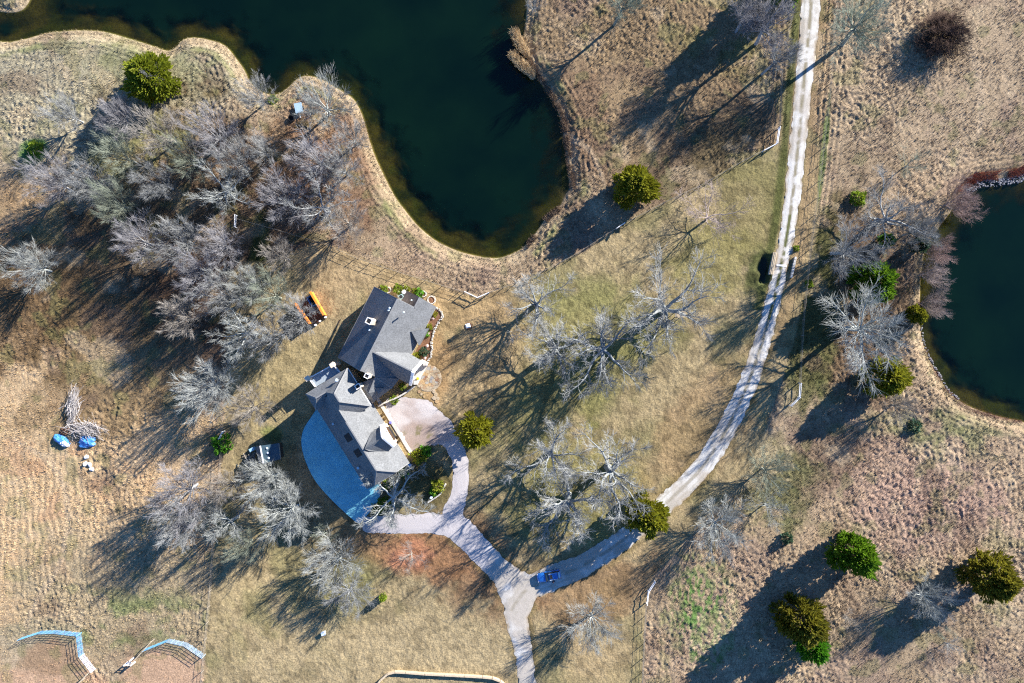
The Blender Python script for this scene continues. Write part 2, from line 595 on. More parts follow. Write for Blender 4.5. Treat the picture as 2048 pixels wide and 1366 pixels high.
# top-left bank and left field
paint(blob(160, 180, 360, 170, 0, 0.7), (176, 164, 132))
paint(blob(300, 140, 130, 60, 10, 0.8), (150, 148, 100), 0.6)
paint(blob(110, 950, 330, 360, 0, 0.6), (210, 178, 132))
paint(blob(40, 560, 200, 180, 0, 0.6), (172, 142, 102))
paint(blob(110, 1000, 210, 200, 0, 0.8) * sstep(0.48, 0.62, n_mid), (198, 154, 112), 0.6)
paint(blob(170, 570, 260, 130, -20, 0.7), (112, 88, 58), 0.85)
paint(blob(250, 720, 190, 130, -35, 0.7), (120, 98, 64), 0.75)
paint(blob(270, 1200, 220, 120, 0, 0.7), (166, 150, 116), 0.75)
paint(blob(250, 1235, 170, 60, 0, 0.8) * sstep(0.45, 0.6, n_mid), (110, 128, 70), 0.7)
paint(blob(70, 1285, 90, 40, 0, 0.6), (160, 148, 116), 0.8)
# north field between pond and road
paint(blob(1330, 170, 270, 230, 0, 0.6), (150, 126, 92))
paint(blob(1210, 210, 120, 110, 0, 0.7), (172, 144, 104), 0.7)
paint(blob(1470, 60, 130, 90, 0, 0.7) * sstep(0.4, 0.6, n_mid), (128, 122, 70), 0.7)
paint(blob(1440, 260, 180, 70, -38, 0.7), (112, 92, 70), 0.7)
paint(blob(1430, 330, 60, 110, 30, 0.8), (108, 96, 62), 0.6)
# east fields
paint(blob(1830, 140, 260, 170, 0, 0.7), (182, 158, 124), 0.8)
paint(blob(1790, 960, 210, 70, 10, 0.7), (184, 152, 126), 0.7)
paint(blob(1860, 1020, 160, 90, 0, 0.8), (186, 150, 130), 0.4)
paint(blob(1880, 860, 160, 50, 10, 0.7) * sstep(0.4, 0.6, n_mid), (140, 140, 92), 0.7)
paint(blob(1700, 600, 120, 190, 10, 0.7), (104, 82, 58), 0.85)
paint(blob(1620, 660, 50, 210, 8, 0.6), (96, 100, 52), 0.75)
paint(blob(1625, 930, 120, 60, -35, 0.7), (120, 98, 76), 0.7)
paint(blob(1540, 950, 80, 90, -30, 0.7), (112, 118, 66), 0.6)
paint(blob(1392, 1215, 50, 88, 0, 0.9) * sstep(0.42, 0.55, fbm(X * 1.7, Y * 0.8, 0.9, 3, 5)), (96, 138, 62), 0.9)
paint(blob(1445, 1260, 26, 70, 0, 0.5) * sstep(0.42, 0.55, fbm(X * 1.7, Y * 0.8, 0.9, 3, 5)), (98, 134, 64), 0.85)
# woodland floor
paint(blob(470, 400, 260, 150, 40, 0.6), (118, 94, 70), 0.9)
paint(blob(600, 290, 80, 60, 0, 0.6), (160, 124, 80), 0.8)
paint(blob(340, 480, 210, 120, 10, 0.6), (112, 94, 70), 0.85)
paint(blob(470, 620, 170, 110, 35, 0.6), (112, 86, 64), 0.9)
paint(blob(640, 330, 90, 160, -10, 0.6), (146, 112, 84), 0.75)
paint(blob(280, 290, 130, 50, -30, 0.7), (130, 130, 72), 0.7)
paint(blob(70, 300, 30, 22, -20, 0.6), (90, 140, 50), 0.85)
paint(blob(520, 480, 22, 60, 0, 0.6), (70, 84, 36), 0.8)
# wet strip along the shore: paler straw, and greener
shore = sstep(2.6, 0.6, pond) * sstep(-0.5, 0.2, pond)
paint(shore, (190, 166, 126), 0.8)
paint(sstep(4.0, 2.6, d_p1) * sstep(1.6, 2.6, d_p1) * sstep(0.45, 0.6, n_mid), (140, 146, 84), 0.6)
paint(sstep(0.9, 0.0, d_p2) * sstep(0.35, 0.6, n_mid), (116, 78, 60), 0.8)
paint(blob(1175, 250, 48, 130, -12, 0.6), (124, 96, 76), 0.6)
# lawn
paint(lawn, (168, 148, 106))
g1 = fbm(X, Y, 9.0, 4, 0)
paint(lawn * sstep(0.46, 0.66, g1), (138, 128, 84), 0.8)
paint(lawn * blob(1150, 640, 140, 90, -20, 0.9, 0.9), (136, 134, 74), 0.65)
paint(lawn * blob(1130, 770, 200, 70, -25, 0.9, 0.9), (132, 128, 70), 0.7)
paint(lawn * blob(1150, 1000, 130, 110, 0, 0.9, 0.9), (136, 130, 72), 0.75)
paint(lawn * blob(1420, 520, 90, 70, 0, 0.9, 0.9), (138, 130, 72), 0.7)
paint(lawn * blob(1500, 400, 70, 110, 0, 0.9, 0.9), (132, 122, 70), 0.6)
paint(lawn * blob(960, 720, 90, 130, 20, 0.9), (180, 150, 106), 0.7)
paint(lawn * blob(720, 540, 200, 60, 20, 0.9), (182, 154, 110), 0.7)
paint(lawn * blob(560, 760, 90, 110, 20, 0.9), (166, 148, 102), 0.7)
paint(lawn * blob(930, 620, 90, 50, 0, 0.9), (186, 154, 104), 0.7)
paint(lawn * blob(950, 1130, 140, 80, 30, 0.7), (132, 98, 68), 0.8)
paint(lawn * blob(840, 1110, 130, 45, 10, 0.8), (160, 116, 76), 0.8)
paint(lawn * blob(815, 1118, 34, 30, 0, 1.2, 1.2), (200, 132, 94), 0.75)
paint(lawn * blob(1400, 850, 70, 150, 30, 0.8), (166, 134, 92), 0.6)
paint(lawn * blob(1200, 1180, 150, 60, -25, 0.8), (148, 114, 78), 0.7)
paint(lawn * blob(560, 1260, 120, 90, 0, 0.9) * sstep(0.42, 0.6, n_mid), (140, 132, 82), 0.5)
paint(lawn * blob(700, 1180, 60, 60, 0, 0.8), (134, 132, 80), 0.7)
paint(lawn * blob(780, 1330, 260, 90, 0, 0.9), (184, 162, 118), 0.6)
paint(lawn * blob(1200, 1330, 70, 60, 0, 0.9), (182, 156, 110), 0.6)
paint(lawn * blob(545, 870, 20, 16, 0, 0.8), (112, 124, 56), 0.7)
paint(lawn * blob(650, 1000, 120, 100, 30, 0.7), (134, 112, 84), 0.6)
paint(lawn * blob(855, 960, 50, 60, 0, 0.6), (100, 90, 52), 0.9)
paint(lawn * blob(870, 745, 30, 60, 10, 0.8), (176, 136, 84), 0.6)
# verges of the road
verge = sstep(1.6, 0.1, d_grav)
paint(verge * sstep(0.40, 0.6, n_mid), (132, 112, 66), 0.7)
paint(sstep(1.2, 2.2, -s_road) * sstep(6.0, 3.0, -s_road) * (PY < 700) * (d_road < 6), (170, 140, 98), 0.7)
paint(sstep(1.6, 2.2, s_road) * sstep(4.2, 3.0, s_road) * (PY < 620) * (d_road < 5), (88, 94, 44), 0.85)
paint(blob(1648, 300, 6, 110, 6, 0.5, 0.4), (90, 128, 46), 0.75)
# faint trails through the fields
for tp in ([(1755, 1100), (1775, 1150), (1800, 1195), (1840, 1240), (1880, 1366)], [(30, 880), (120, 950), (130, 1100), (60, 1230), (20, 1366)], [(1900, 20), (1950, 120), (1960, 260), (1910, 330)], [(1100, 260), (1180, 300), (1210, 380)]):
    dt_, st_ = sd_path(X, Y, catmull(to_m([(a, b, 0.35) for a, b in tp]), False, 4))
    paint(sstep(0.5, -0.2, dt_ + (n_mid - 0.5) * 1.2) * (1 - lawn), (198, 174, 140), 0.55)
# matted patches and bare spots
paint(sstep(0.60, 0.72, fbm(X, Y, 5.5, 4, 0)) * (1 - lawn), (204, 180, 142), 0.45)
paint(sstep(0.62, 0.74, fbm(X, Y, 8.0, 4, 5)) * (1 - lawn), (128, 104, 84), 0.5)
# corral dirt
paint(blob(90, 1380, 130, 50, -8, 0.3, 0.3), (202, 164, 128), 0.95)
paint(blob(100, 1315, 62, 36, 0, 0.4, 0.4), (170, 138, 104), 0.9)
paint(blob(320, 1340, 85, 42, 0, 0.3, 0.3), (202, 164, 128), 0.95)
# scattered fine patches of green everywhere rough
gr = sstep(0.60, 0.70, fbm(X, Y, 3.2, 4, 5)) * (1 - lawn)
paint(gr, (118, 124, 70), 0.35)
# pond beds
bed = sstep(0.1, -0.3, pond)
paint(bed, (80, 72, 40))
paint(bed * sstep(0.42, 0.62, n_mid), (58, 64, 28), 0.85)
paint(blob(1518, 545, 30, 44, 8, 0.5, 0.5), (78, 84, 44), 0.9)  # shade on the grass round the culvert, put into the ground colour
paint(sstep(0.3, -0.2, d_dip), (60, 66, 50))
alb *= (0.80 + 0.40 * fbm(X, Y, 0.7, 2, 1))[:, None]
alb *= (1 + 0.12 * lawn)[:, None]
alb *= (1 - lawn * 0.30 * sstep(0.50, 0.68, fbm(X, Y, 1.9, 4, 4)))[:, None]

alb = alb * 0.90 + 0.10 * alb.mean(1, keepdims=True) * np.array([1.0, 1.0, 1.05], np.float32)
# relief
flat = np.clip(blob(95, 1325, 92, 60, 0, 0.4, 0.2) + blob(330, 1335, 92, 56, 0, 0.4, 0.2), 0, 1)
rough_amp = (1 - 0.85 * flat) * (1 - lawn) * sstep(0.2, 1.6, np.minimum(d_grav, d_apr)) * sstep(-0.2, 0.8, pond)
wx = fbm(X, Y, 6.0, 2, 0) * 4.0; wy = fbm(X, Y, 6.0, 2, 2) * 4.0
rid = 1 - np.abs(2 * fbm((X + wx) * 0.8 + (Y + wy) * 0.6, (Y + wy) * 1.9 - (X + wx) * 1.4, 1.15, 2, 4) - 1)
rid2 = fbm(X * 1.25 + Y * 0.5 - wx, Y * 0.8 - X * 0.35 + wy, 0.46, 2, 2)
rid3 = vnoise((X + Y * 0.3) / 0.36 + 3.3, (Y - X * 0.3) / 0.44, 5)
Z = base_z(X, Y)
amp_var = 0.25 + 1.15 * sstep(0.35, 0.68, fbm(X, Y, 15.0, 4, 3)) * (0.5 + fbm(X, Y, 4.0, 2, 5))
Z += rough_amp * amp_var * (0.03 * (rid - 0.72) + 0.27 * (rid2 - 0.5) + 0.15 * (rid3 - 0.5) + 0.08 * (n_sml - 0.5))
# old mowing and drill lines in the fields
Z += rough_amp * 0.04 * np.sin(X * 4.6 + n_mid * 16.0) * np.clip(blob(1340, 1290, 70, 130, 0, 0.8) + blob(1960, 1120, 120, 260, 0, 0.8) + blob(110, 1050, 150, 180, 0, 0.8), 0, 1)
Z += rough_amp * 0.035 * np.sin((X * 0.8 - Y * 0.6) * 4.2 + n_mid * 16.0) * np.clip(blob(180, 170, 260, 110, 0, 0.8) + blob(1250, 200, 160, 160, 0, 0.8), 0, 1)
# bank lines running along the shore and tyre lines beside the road
Z += rough_amp * sstep(6.0, 4.0, pond) * 0.05 * np.sin(pond * 6.0 + n_mid * 14.0)
Z += rough_amp * (np.abs(d_road) < 9) * sstep(9, 5, d_road) * 0.06 * np.sin(d_road * 6.0 + n_mid * 3.0)
Z += lawn * sstep(0.2, 0.9, np.minimum(d_grav, d_apr)) * (0.12 * (n_mid - 0.5) + 0.07 * (n_sml - 0.5) + 0.15 * (rid2 - 0.5) * (0.4 + n_mid) + 0.07 * (rid3 - 0.5))
Z -= 0.10 * sstep(0.15, -0.25, np.minimum(d_grav, d_apr))
idx = np.arange(nx * ny).reshape(ny, nx)
Fq = np.stack([idx[:-1, :-1], idx[:-1, 1:], idx[1:, 1:], idx[1:, :-1]], -1).reshape(-1, 4)
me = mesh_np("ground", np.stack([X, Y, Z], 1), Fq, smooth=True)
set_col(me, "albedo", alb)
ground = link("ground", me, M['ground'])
tag(ground, kind='structure')


def sample_grid(arr, x, y):
    ix = np.clip(((x - fx[0]) / STEP).round().astype(int), 0, len(fx) - 1) + len(ring)
    iy = np.clip(((y - fy[0]) / STEP).round().astype(int), 0, len(fy) - 1) + len(ring)
    return arr.reshape(ny, nx, -1)[iy, ix]


# ------------------------------------------------------------------ sheets cut to a distance field
def sheet(name, sdf, bbox, step, zfun, mat, attrs=None, kind='structure', label=None):
    x0, y0, x1, y1 = bbox
    xs = np.arange(x0, x1 + step, step); ys = np.arange(y0, y1 + step, step)
    A, B = np.meshgrid(xs, ys)
    sh = A.shape
    x = A.ravel(); y = B.ravel()
    d = sdf(x, y).astype(float)
    D = d.reshape(sh)
    gyy, gxx = np.gradient(D, step)
    gl = np.sqrt(gxx ** 2 + gyy ** 2) + 1e-6
    out = d > 0
    mv = np.clip(d, 0, step * 1.5)
    xx = np.where(out, x - mv * (gxx / gl).ravel(), x)
    yy = np.where(out, y - mv * (gyy / gl).ravel(), y)
    ins = (D <= 0)
    cell = ins[:-1, :-1] | ins[1:, :-1] | ins[:-1, 1:] | ins[1:, 1:]
    near = (D < step * 1.45)
    cell &= near[:-1, :-1] & near[1:, :-1] & near[:-1, 1:] & near[1:, 1:]
    id_ = np.arange(x.size).reshape(sh)
    q = np.stack([id_[:-1, :-1], id_[:-1, 1:], id_[1:, 1:], id_[1:, :-1]], -1)[cell]
    used = np.unique(q)
    remap = np.full(x.size, -1); remap[used] = np.arange(len(used))
    xx = xx[used]; yy = yy[used]; dd = d[used]
    me = mesh_np(name, np.stack([xx, yy, zfun(xx, yy, dd)], 1), remap[q], smooth=True)
    if attrs:
        for k, fn in attrs.items():
            val = fn(xx, yy, dd)
            (set_col if val.ndim == 2 else set_float)(me, k, val)
    o = link(name, me, mat)
    tag(o, label, kind=kind)
    return o


def grav_col(x, y, d):
    c = np.tile(np.array(lin((232, 229, 222), KA), np.float32), (len(x), 1))
    def mixc(m, col, k):
        nonlocal c
        m = np.clip(m * k, 0, 1)[:, None]
        c = c * (1 - m) + np.array(lin(col, KA), np.float32) * m
    dr, s = sd_path(x, y, ROAD)
    py = 683 - y * 10; px = x * 10 + 1024
    nm = fbm(x, y, 1.2, 4, 1); nb = fbm(x, y, 5.0, 3, 2)
    mixc(sstep(0.45, 0.62, nb), (196, 184, 168), 0.8)
    up = (dr < 0) & (py < 1000)
    strip = sstep(0.42, 0.16, np.abs(s)) * up
    mixc(sstep(0.5, 0.2, np.abs(s)) * (dr < 0) * sstep(0.28, 0.5, nm), (168, 158, 138), 0.75)
    mixc(sstep(0.25, 0.0, np.abs(np.abs(s) - 1.25)) * (dr < 0) * sstep(0.4, 0.6, fbm(x, y, 2.5, 3, 4)), (186, 178, 160), 0.6)
    mixc(sstep(0.58, 0.7, fbm(x, y, 0.9, 3, 5)), (190, 182, 168), 0.6)
    mixc(strip * sstep(0.30, 0.55, nm) * sstep(1000, 800, py), (150, 140, 112), 0.8)
    mixc(strip * sstep(0.36, 0.5, nm) * (py > 430) * (py < 640), (104, 108, 62), 0.95)
    mixc(sstep(0.95, 0.7, np.abs(s)) * sstep(0.5, 0.7, np.abs(s)) * up, (228, 220, 208), 0.6)
    mixc(sstep(-0.5, -0.05, d) * sstep(0.35, 0.6, nm), (170, 146, 110), 0.7)
    # older rose-grey gravel of the loop by the house
    loop = sstep(1010, 960, px) * sstep(1180, 1120, py)
    mixc(loop, (212, 204, 202), 0.9)
    fr = sd_poly(x, y, FORE)
    mixc(sstep(0.5, -1.0, fr) * sstep(0.40, 0.6, nb), (190, 176, 170), 0.85)
    e = ((px - 835) / 40) ** 2 + ((py - 872) / 30) ** 2
    mixc(sstep(1.4, 0.5, e + (nm - 0.5)), (172, 152, 140), 0.8)
    mixc(sstep(1.2, 0.6, e + (nm - 0.5) * 3) * sstep(0.55, 0.62, nm), (120, 116, 70), 0.8)
    return c


def z_of(off):
    return lambda x, y, d: base_z(x, y) + off - 0.10 * sstep(-0.12, 0.02, d) * 0.0 + 0.05 * sstep(-0.1, -0.9, d)


sheet("gravel_driveway", sd_gravel, (-30, -76, 64, 76), 0.25, z_of(0.02), M['gravel'], {"albedo": grav_col})
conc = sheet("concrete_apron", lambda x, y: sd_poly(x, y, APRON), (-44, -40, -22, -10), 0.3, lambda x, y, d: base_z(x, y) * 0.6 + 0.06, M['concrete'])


# water
def water_mat():
    m = bpy.data.materials.new("pond_water")
    m.use_nodes = True
    nt = m.node_tree
    nt.nodes.clear()
    out = N(nt, "ShaderNodeOutputMaterial")
    at = N(nt, "ShaderNodeAttribute", attribute_name="murk")
    tc = N(nt, "ShaderNodeTexCoord")
    n1 = N(nt, "ShaderNodeTexNoise"); n1.inputs["Scale"].default_value = 0.35; n1.inputs["Detail"].default_value = 6
    nt.links.new(tc.outputs["Object"], n1.inputs["Vector"])
    mr = N(nt, "ShaderNodeMapRange"); mr.inputs[1].default_value = 0.3; mr.inputs[2].default_value = 0.7
    mr.inputs[3].default_value = -0.28; mr.inputs[4].default_value = 0.28
    nt.links.new(n1.outputs[0], mr.inputs[0])
    ad = N(nt, "ShaderNodeMath", operation='ADD', use_clamp=True)
    nt.links.new(at.outputs["Fac"], ad.inputs[0]); nt.links.new(mr.outputs[0], ad.inputs[1])
    ramp = N(nt, "ShaderNodeMapRange", interpolation_type='SMOOTHSTEP')
    ramp.inputs[1].default_value = 0.05; ramp.inputs[2].default_value = 0.8
    ramp.inputs[3].default_value = 0.0; ramp.inputs[4].default_value = 1.0
    nt.links.new(ad.outputs[0], ramp.inputs[0])
    tr = N(nt, "ShaderNodeBsdfTransparent"); tr.inputs[0].default_value = (0.66, 0.68, 0.42, 1)
    df = N(nt, "ShaderNodeBsdfDiffuse")
    n2 = N(nt, "ShaderNodeTexNoise"); n2.inputs["Scale"].default_value = 0.06; n2.inputs["Detail"].default_value = 5
    nt.links.new(tc.outputs["Object"], n2.inputs["Vector"])
    cr = N(nt, "ShaderNodeValToRGB")
    cr.color_ramp.elements[0].position = 0.38; cr.color_ramp.elements[0].color = (0.0008, 0.0052, 0.0034, 1)
    cr.color_ramp.elements[1].position = 0.66; cr.color_ramp.elements[1].color = (0.0018, 0.0090, 0.0044, 1)
    nt.links.new(n2.outputs[0], cr.inputs[0]); nt.links.new(cr.outputs[0], df.inputs[0])
    mx = N(nt, "ShaderNodeMixShader")
    nt.links.new(ramp.outputs[0], mx.inputs[0]); nt.links.new(tr.outputs[0], mx.inputs[1]); nt.links.new(df.outputs[0], mx.inputs[2])
    gl = N(nt, "ShaderNodeBsdfGlossy"); gl.inputs["Roughness"].default_value = 0.06
    n3 = N(nt, "ShaderNodeTexNoise"); n3.inputs["Scale"].default_value = 2.2; n3.inputs["Detail"].default_value = 3
    nt.links.new(tc.outputs["Object"], n3.inputs["Vector"])
    bp = N(nt, "ShaderNodeBump"); bp.inputs["Strength"].default_value = 0.12; bp.inputs["Distance"].default_value = 0.03
    nt.links.new(n3.outputs[0], bp.inputs["Height"]); nt.links.new(bp.outputs[0], gl.inputs["Normal"])
    fr = N(nt, "ShaderNodeFresnel"); fr.inputs[0].default_value = 1.33
    ge = N(nt, "ShaderNodeNewGeometry")
    fm = N(nt, "ShaderNodeMath", operation='MULTIPLY')
    inv = N(nt, "ShaderNodeMath", operation='SUBTRACT'); inv.inputs[0].default_value = 1.0
    nt.links.new(ge.outputs["Backfacing"], inv.inputs[1]); nt.links.new(inv.outputs[0], fm.inputs[1]); nt.links.new(fr.outputs[0], fm.inputs[0])
    m2 = N(nt, "ShaderNodeMixShader")
    nt.links.new(fm.outputs[0], m2.inputs[0]); nt.links.new(mx.outputs[0], m2.inputs[1]); nt.links.new(gl.outputs[0], m2.inputs[2])
    nt.links.new(m2.outputs[0], out.inputs[0])
    return m


M['water'] = water_mat()
murk = lambda x, y, d: np.clip(-d / 9.0 + (fbm(x, y, 9.0, 3, 2) - 0.5) * 0.5, 0, 1)
sheet("pond_water", lambda x, y: sd_poly(x, y, POND1) - 0.25, (-114, 12, 10, 84), 0.5, lambda x, y, d: np.full(len(x), -0.85), M['water'], {"murk": murk})
sheet("pond_water", lambda x, y: sd_poly(x, y, POND2) - 0.25, (78, -20, 122, 40), 0.5, lambda x, y, d: np.full(len(x), -0.85), M['water'], {"murk": murk})
sheet("culvert_shade_sheet", lambda x, y: sd_poly(x, y, CULVERT_DIP), (46, 8, 54, 20), 0.3, lambda x, y, d: np.full(len(x), -0.75), M['water'], {"murk": lambda x, y, d: np.full(len(x), 0.2)})  # dark sheet stands in for shaded grass below the headwall

# ------------------------------------------------------------------ grass tufts (uncountable)
def tufts(name, n, seed, mask_fn, hmin, hmax, col_fn, blades=2, wid=0.07, spread=0.14, lean=0.6):
    r = np.random.RandomState(seed)
    x = r.uniform(-106, 106, n); y = r.uniform(-72, 72, n)
    keep = r.rand(n) < mask_fn(x, y)
    x = x[keep]; y = y[keep]; n = len(x)
    z = sample_grid(Z, x, y)[:, 0]
    c = col_fn(x, y, r)
    bx = np.repeat(x, blades) + r.normal(0, spread, n * blades)
    by = np.repeat(y, blades) + r.normal(0, spread, n * blades)
    bz = np.repeat(z, blades) - 0.05
    m = n * blades
    a = r.uniform(0, 2 * np.pi, m)
    h = r.uniform(hmin, hmax, m)
    l = h * r.uniform(0.1, lean, m)
    wx = -np.sin(a) * wid; wy = np.cos(a) * wid
    v = np.empty((m, 3, 3), np.float32)
    v[:, 0] = np.stack([bx - wx, by - wy, bz], 1)
    v[:, 1] = np.stack([bx + wx, by + wy, bz], 1)
    v[:, 2] = np.stack([bx + np.cos(a) * l, by + np.sin(a) * l, bz + h], 1)
    me = mesh_np(name, v.reshape(-1, 3), np.arange(m * 3).reshape(-1, 3))
    cc = np.repeat(c, blades * 3, axis=0) * np.repeat(r.uniform(0.75, 1.25, m), 3)[:, None]
    set_col(me, "albedo", cc.astype(np.float32))
    o = link(name, me, M['tuft'])
    return o


_grid = np.stack([rough_amp, lawn, pond, d_grav], 1)
_alb = alb.copy()


def rough_mask(x, y):
    s = sample_grid(_grid, x, y)
    return s[:, 0] * (0.35 + 0.65 * sstep(0.35, 0.6, fbm(x, y, 5.0, 3, 3)))


t = tufts("dry_grass", 200000, 5, rough_mask, 0.15, 0.48, lambda x, y, r: sample_grid(_alb, x, y) * 1.12)
tag(t, "rough dry pasture grass standing in tussocks", kind='stuff')
#SPLIT

# ------------------------------------------------------------------ house
HX, HY, _ = W(735, 800)
house = empty("house", (HX, HY, 0))
tag(house, "large cream stone house with grey shingle roofs, beside the concrete apron tinted with shade blue", "house")
ZB = -1.8
T = 0.22


def hp(name, mb, mat, parent=None, smooth=False):
    return part(name, mb, mat, parent or house, smooth)


def lerp(a, b, t):
    return tuple(a[i] + (b[i] - a[i]) * t for i in range(3))


def down(p, z):
    return (p[0], p[1], p[2] - z)


# --- main block
RN = W(795.3, 597.8, 9.6); RS = W(721.5, 742, 9.6)
LN = W(748.6, 573.8, 4.2); LS = W(676, 714.5, 4.2)
EN0 = W(829, 615, 7.0); EN1 = W(839.7, 594.4, 7.0); EN2 = W(872, 613.5, 4.4)
ES = W(823.5, 706.7, 4.4); ESS = W(797, 757.5, 4.4); RM = W(751.8, 753.9, 7.35)
roof = MB()
roof.slab([RN, RS, LS, LN], T)
roof.slab([RN, EN0, EN1, EN2, ES, ESS, RM, RS], T)
main_roof = hp("roof", roof, M['shingle'])
tag(main_roof, "steep grey shingle roof of the main block")
wing = MB()
wing.slab([EN0, EN1, W(813.5, 581.5, 4.3), W(802, 602, 4.3)], T)
wr = hp("roof", wing, M['shingle_brown'])
tag(wr, "small brown shingle roof on the gable extension")
# raised triangular bay roof over the front eave
BP = W(822.3, 662.3, 6.15); BA = W(856, 656.5, 5.25); BB = W(837.5, 690.5, 5.25)
bay = MB()
bay.slab([BP, BA, BB], 0.2)
bay.add([down(BP, 0.2), down(BA, 0.2), down(BA, 2.2), down(BB, 0.2), down(BB, 2.2), down(BP, 1.5)], [(0, 1, 2, 5), (0, 5, 4, 3), (1, 3, 4, 2)])
hp("roof", bay, M['shingle'])["label"] = "triangular bay roof above the flower bed"

# walls, 0.4 inside the eaves
wl = MB()


def inset(pts, d):
    """move a plan loop inwards by d"""
    n = len(pts); out = []
    area = sum(pts[i][0] * pts[(i + 1) % n][1] - pts[(i + 1) % n][0] * pts[i][1] for i in range(n))
    sg = 1 if area > 0 else -1
    for i in range(n):
        a, b, c = Vector(pts[i - 1][:2]), Vector(pts[i][:2]), Vector(pts[(i + 1) % n][:2])
        e1 = (b - a).normalized(); e2 = (c - b).normalized()
        n1 = Vector((-e1.y, e1.x)) * sg; n2 = Vector((-e2.y, e2.x)) * sg
        k = 1 + n1.dot(n2)
        o = b + (n1 + n2) * (d / max(k, 0.3))
        out.append((o.x, o.y, pts[i][2]))
    return out


ml = [LN, down(RN, 0), EN0, W(840, 596, 6.6), EN2, ESS, RM, RS, LS]
ml = [(p[0], p[1], p[2] - 0.28) for p in ml]
ml = inset(ml, 0.4)
wl.walls(ml, ZB)
hp("wall", wl, M['cream'])

# --- porch cross gable
GA = W(747, 704, 9.35); GF = W(823.5, 742, 9.2)
GN = W(842, 721, 4.9); GV = W(813.8, 704.3, 4.95); GS = W(818, 768.4, 4.9); GB = W(784, 750, 4.9)
pg = MB()
pg.slab([GA, GF, GN, GV], T)
pg.slab([GA, GF, GS, GB], T)
hp("roof", pg, M['shingle'])["label"] = "tall cross gable roof over the front porch"
pv = Vector(GF) - Vector(GA); pv.z = 0; pv.normalize()      # towards the front
ps = Vector((pv.y, -pv.x, 0))                                # to the south side
rk = MB()
for a, b in ((GF, GN), (GF, GS)):
    A = Vector(a) + pv * 0.03 + Vector((0, 0, 0.10)); B = Vector(b) + pv * 0.03 + Vector((0, 0, 0.06))
    rk.beam(A + pv * 0.28, B + pv * 0.28, 0.55, 0.34)
hp("rake_trim", rk, M['white'])["label"] = "broad white rake boards of the porch gable"
pf = MB()
n0 = Vector(GN) - pv * 0.45 - ps * -0.35; s0 = Vector(GS) - pv * 0.45 - ps * 0.35; a0 = Vector(GF) - pv * 0.45
bk = -pv * 3.2
pf.walls([(n0.x, n0.y, 4.7), (a0.x, a0.y, 8.8), (s0.x, s0.y, 4.7), ((s0 + bk).x, (s0 + bk).y, 4.7), ((n0 + bk).x, (n0 + bk).y, 4.7)], ZB)
hp("wall", pf, M['cream'])
mid = (n0 + s0) / 2
for k, (o, zc, w_, h_) in enumerate(((-0.9, 2.0, 1.1, 2.0), (0.95, 2.0, 1.1, 2.0), (0.0, 6.4, 1.2, 1.6))):
    c = mid + ps * o + pv * 0.04
    wd = MB(); wd.box((c.x, c.y, zc), (0.10, w_ + 0.24, h_ + 0.24), math.atan2(pv.y, pv.x))
    fr = hp("window", wd, M['white'])
    pn = MB(); c2 = c + pv * 0.05
    pn.box((c2.x, c2.y, zc), (0.06, w_, h_), math.atan2(pv.y, pv.x))
    hp("pane", pn, M['glass'], fr)
# porch slab and piers
slab = MB()
q0 = n0 + pv * 0.02 - ps * 0.3; q1 = s0 + pv * 0.02 + ps * 0.3
slab.slab([tuple(q0.xy) + (0.32,), tuple((q0 + pv * 1.5).xy) + (0.32,), tuple((q1 + pv * 1.5).xy) + (0.32,), tuple(q1.xy) + (0.32,)], 0.9)
hp("porch_slab", slab, M['stone'])
for q in (q0 + pv * 1.1 + ps * 0.4, q1 + pv * 1.1 - ps * 0.4):
    b = MB(); b.box((q.x, q.y, 0.95), (0.62, 0.62, 1.3)); b.box((q.x, q.y, 1.65), (0.78, 0.78, 0.12))
    hp("pier", b, M['stone'])

# --- low link roof between main block and garage
K0 = W(751.5, 754.2, 7.15); K1 = W(738.5, 786, 6.8); K2 = W(748, 803, 4.3); K3 = W(784, 776, 4.2); K4 = W(799, 757.5, 4.6); K5 = W(716, 768, 5.6); K6 = W(727, 795, 5.4)
lk = MB()
lk.slab([K0, K1, K6, K5], T)
lk.slab([K0, K4, K3], T)
lk.slab([K0, K3, K2, K1], T)
lk.slab([K1, K2, K6], T)
lk.slab([W(750, 776, 6.6), W(768, 776.5, 5.7), W(757, 789, 5.6)], 0.5)
hp("roof", lk, M['shingle'])["label"] = "low hipped roof linking main block and garage"
lw = MB()
ll = inset([(p[0], p[1], p[2] - 0.3) for p in (K0, K4, K3, K2, K6, K5)], 0.45)
lw.walls(ll, ZB)
hp("wall", lw, M['cream'])

# --- garage wing, local axes u along the ridge (south-east), n towards the drive
U = Vector((0.529, -0.849, 0)); NN = Vector((0.849, 0.529, 0))
A0 = Vector(W(752, 940, 9.6))


def gp(u, n, z):
    p = A0 + U * u + NN * n
    return (p.x, p.y, z)


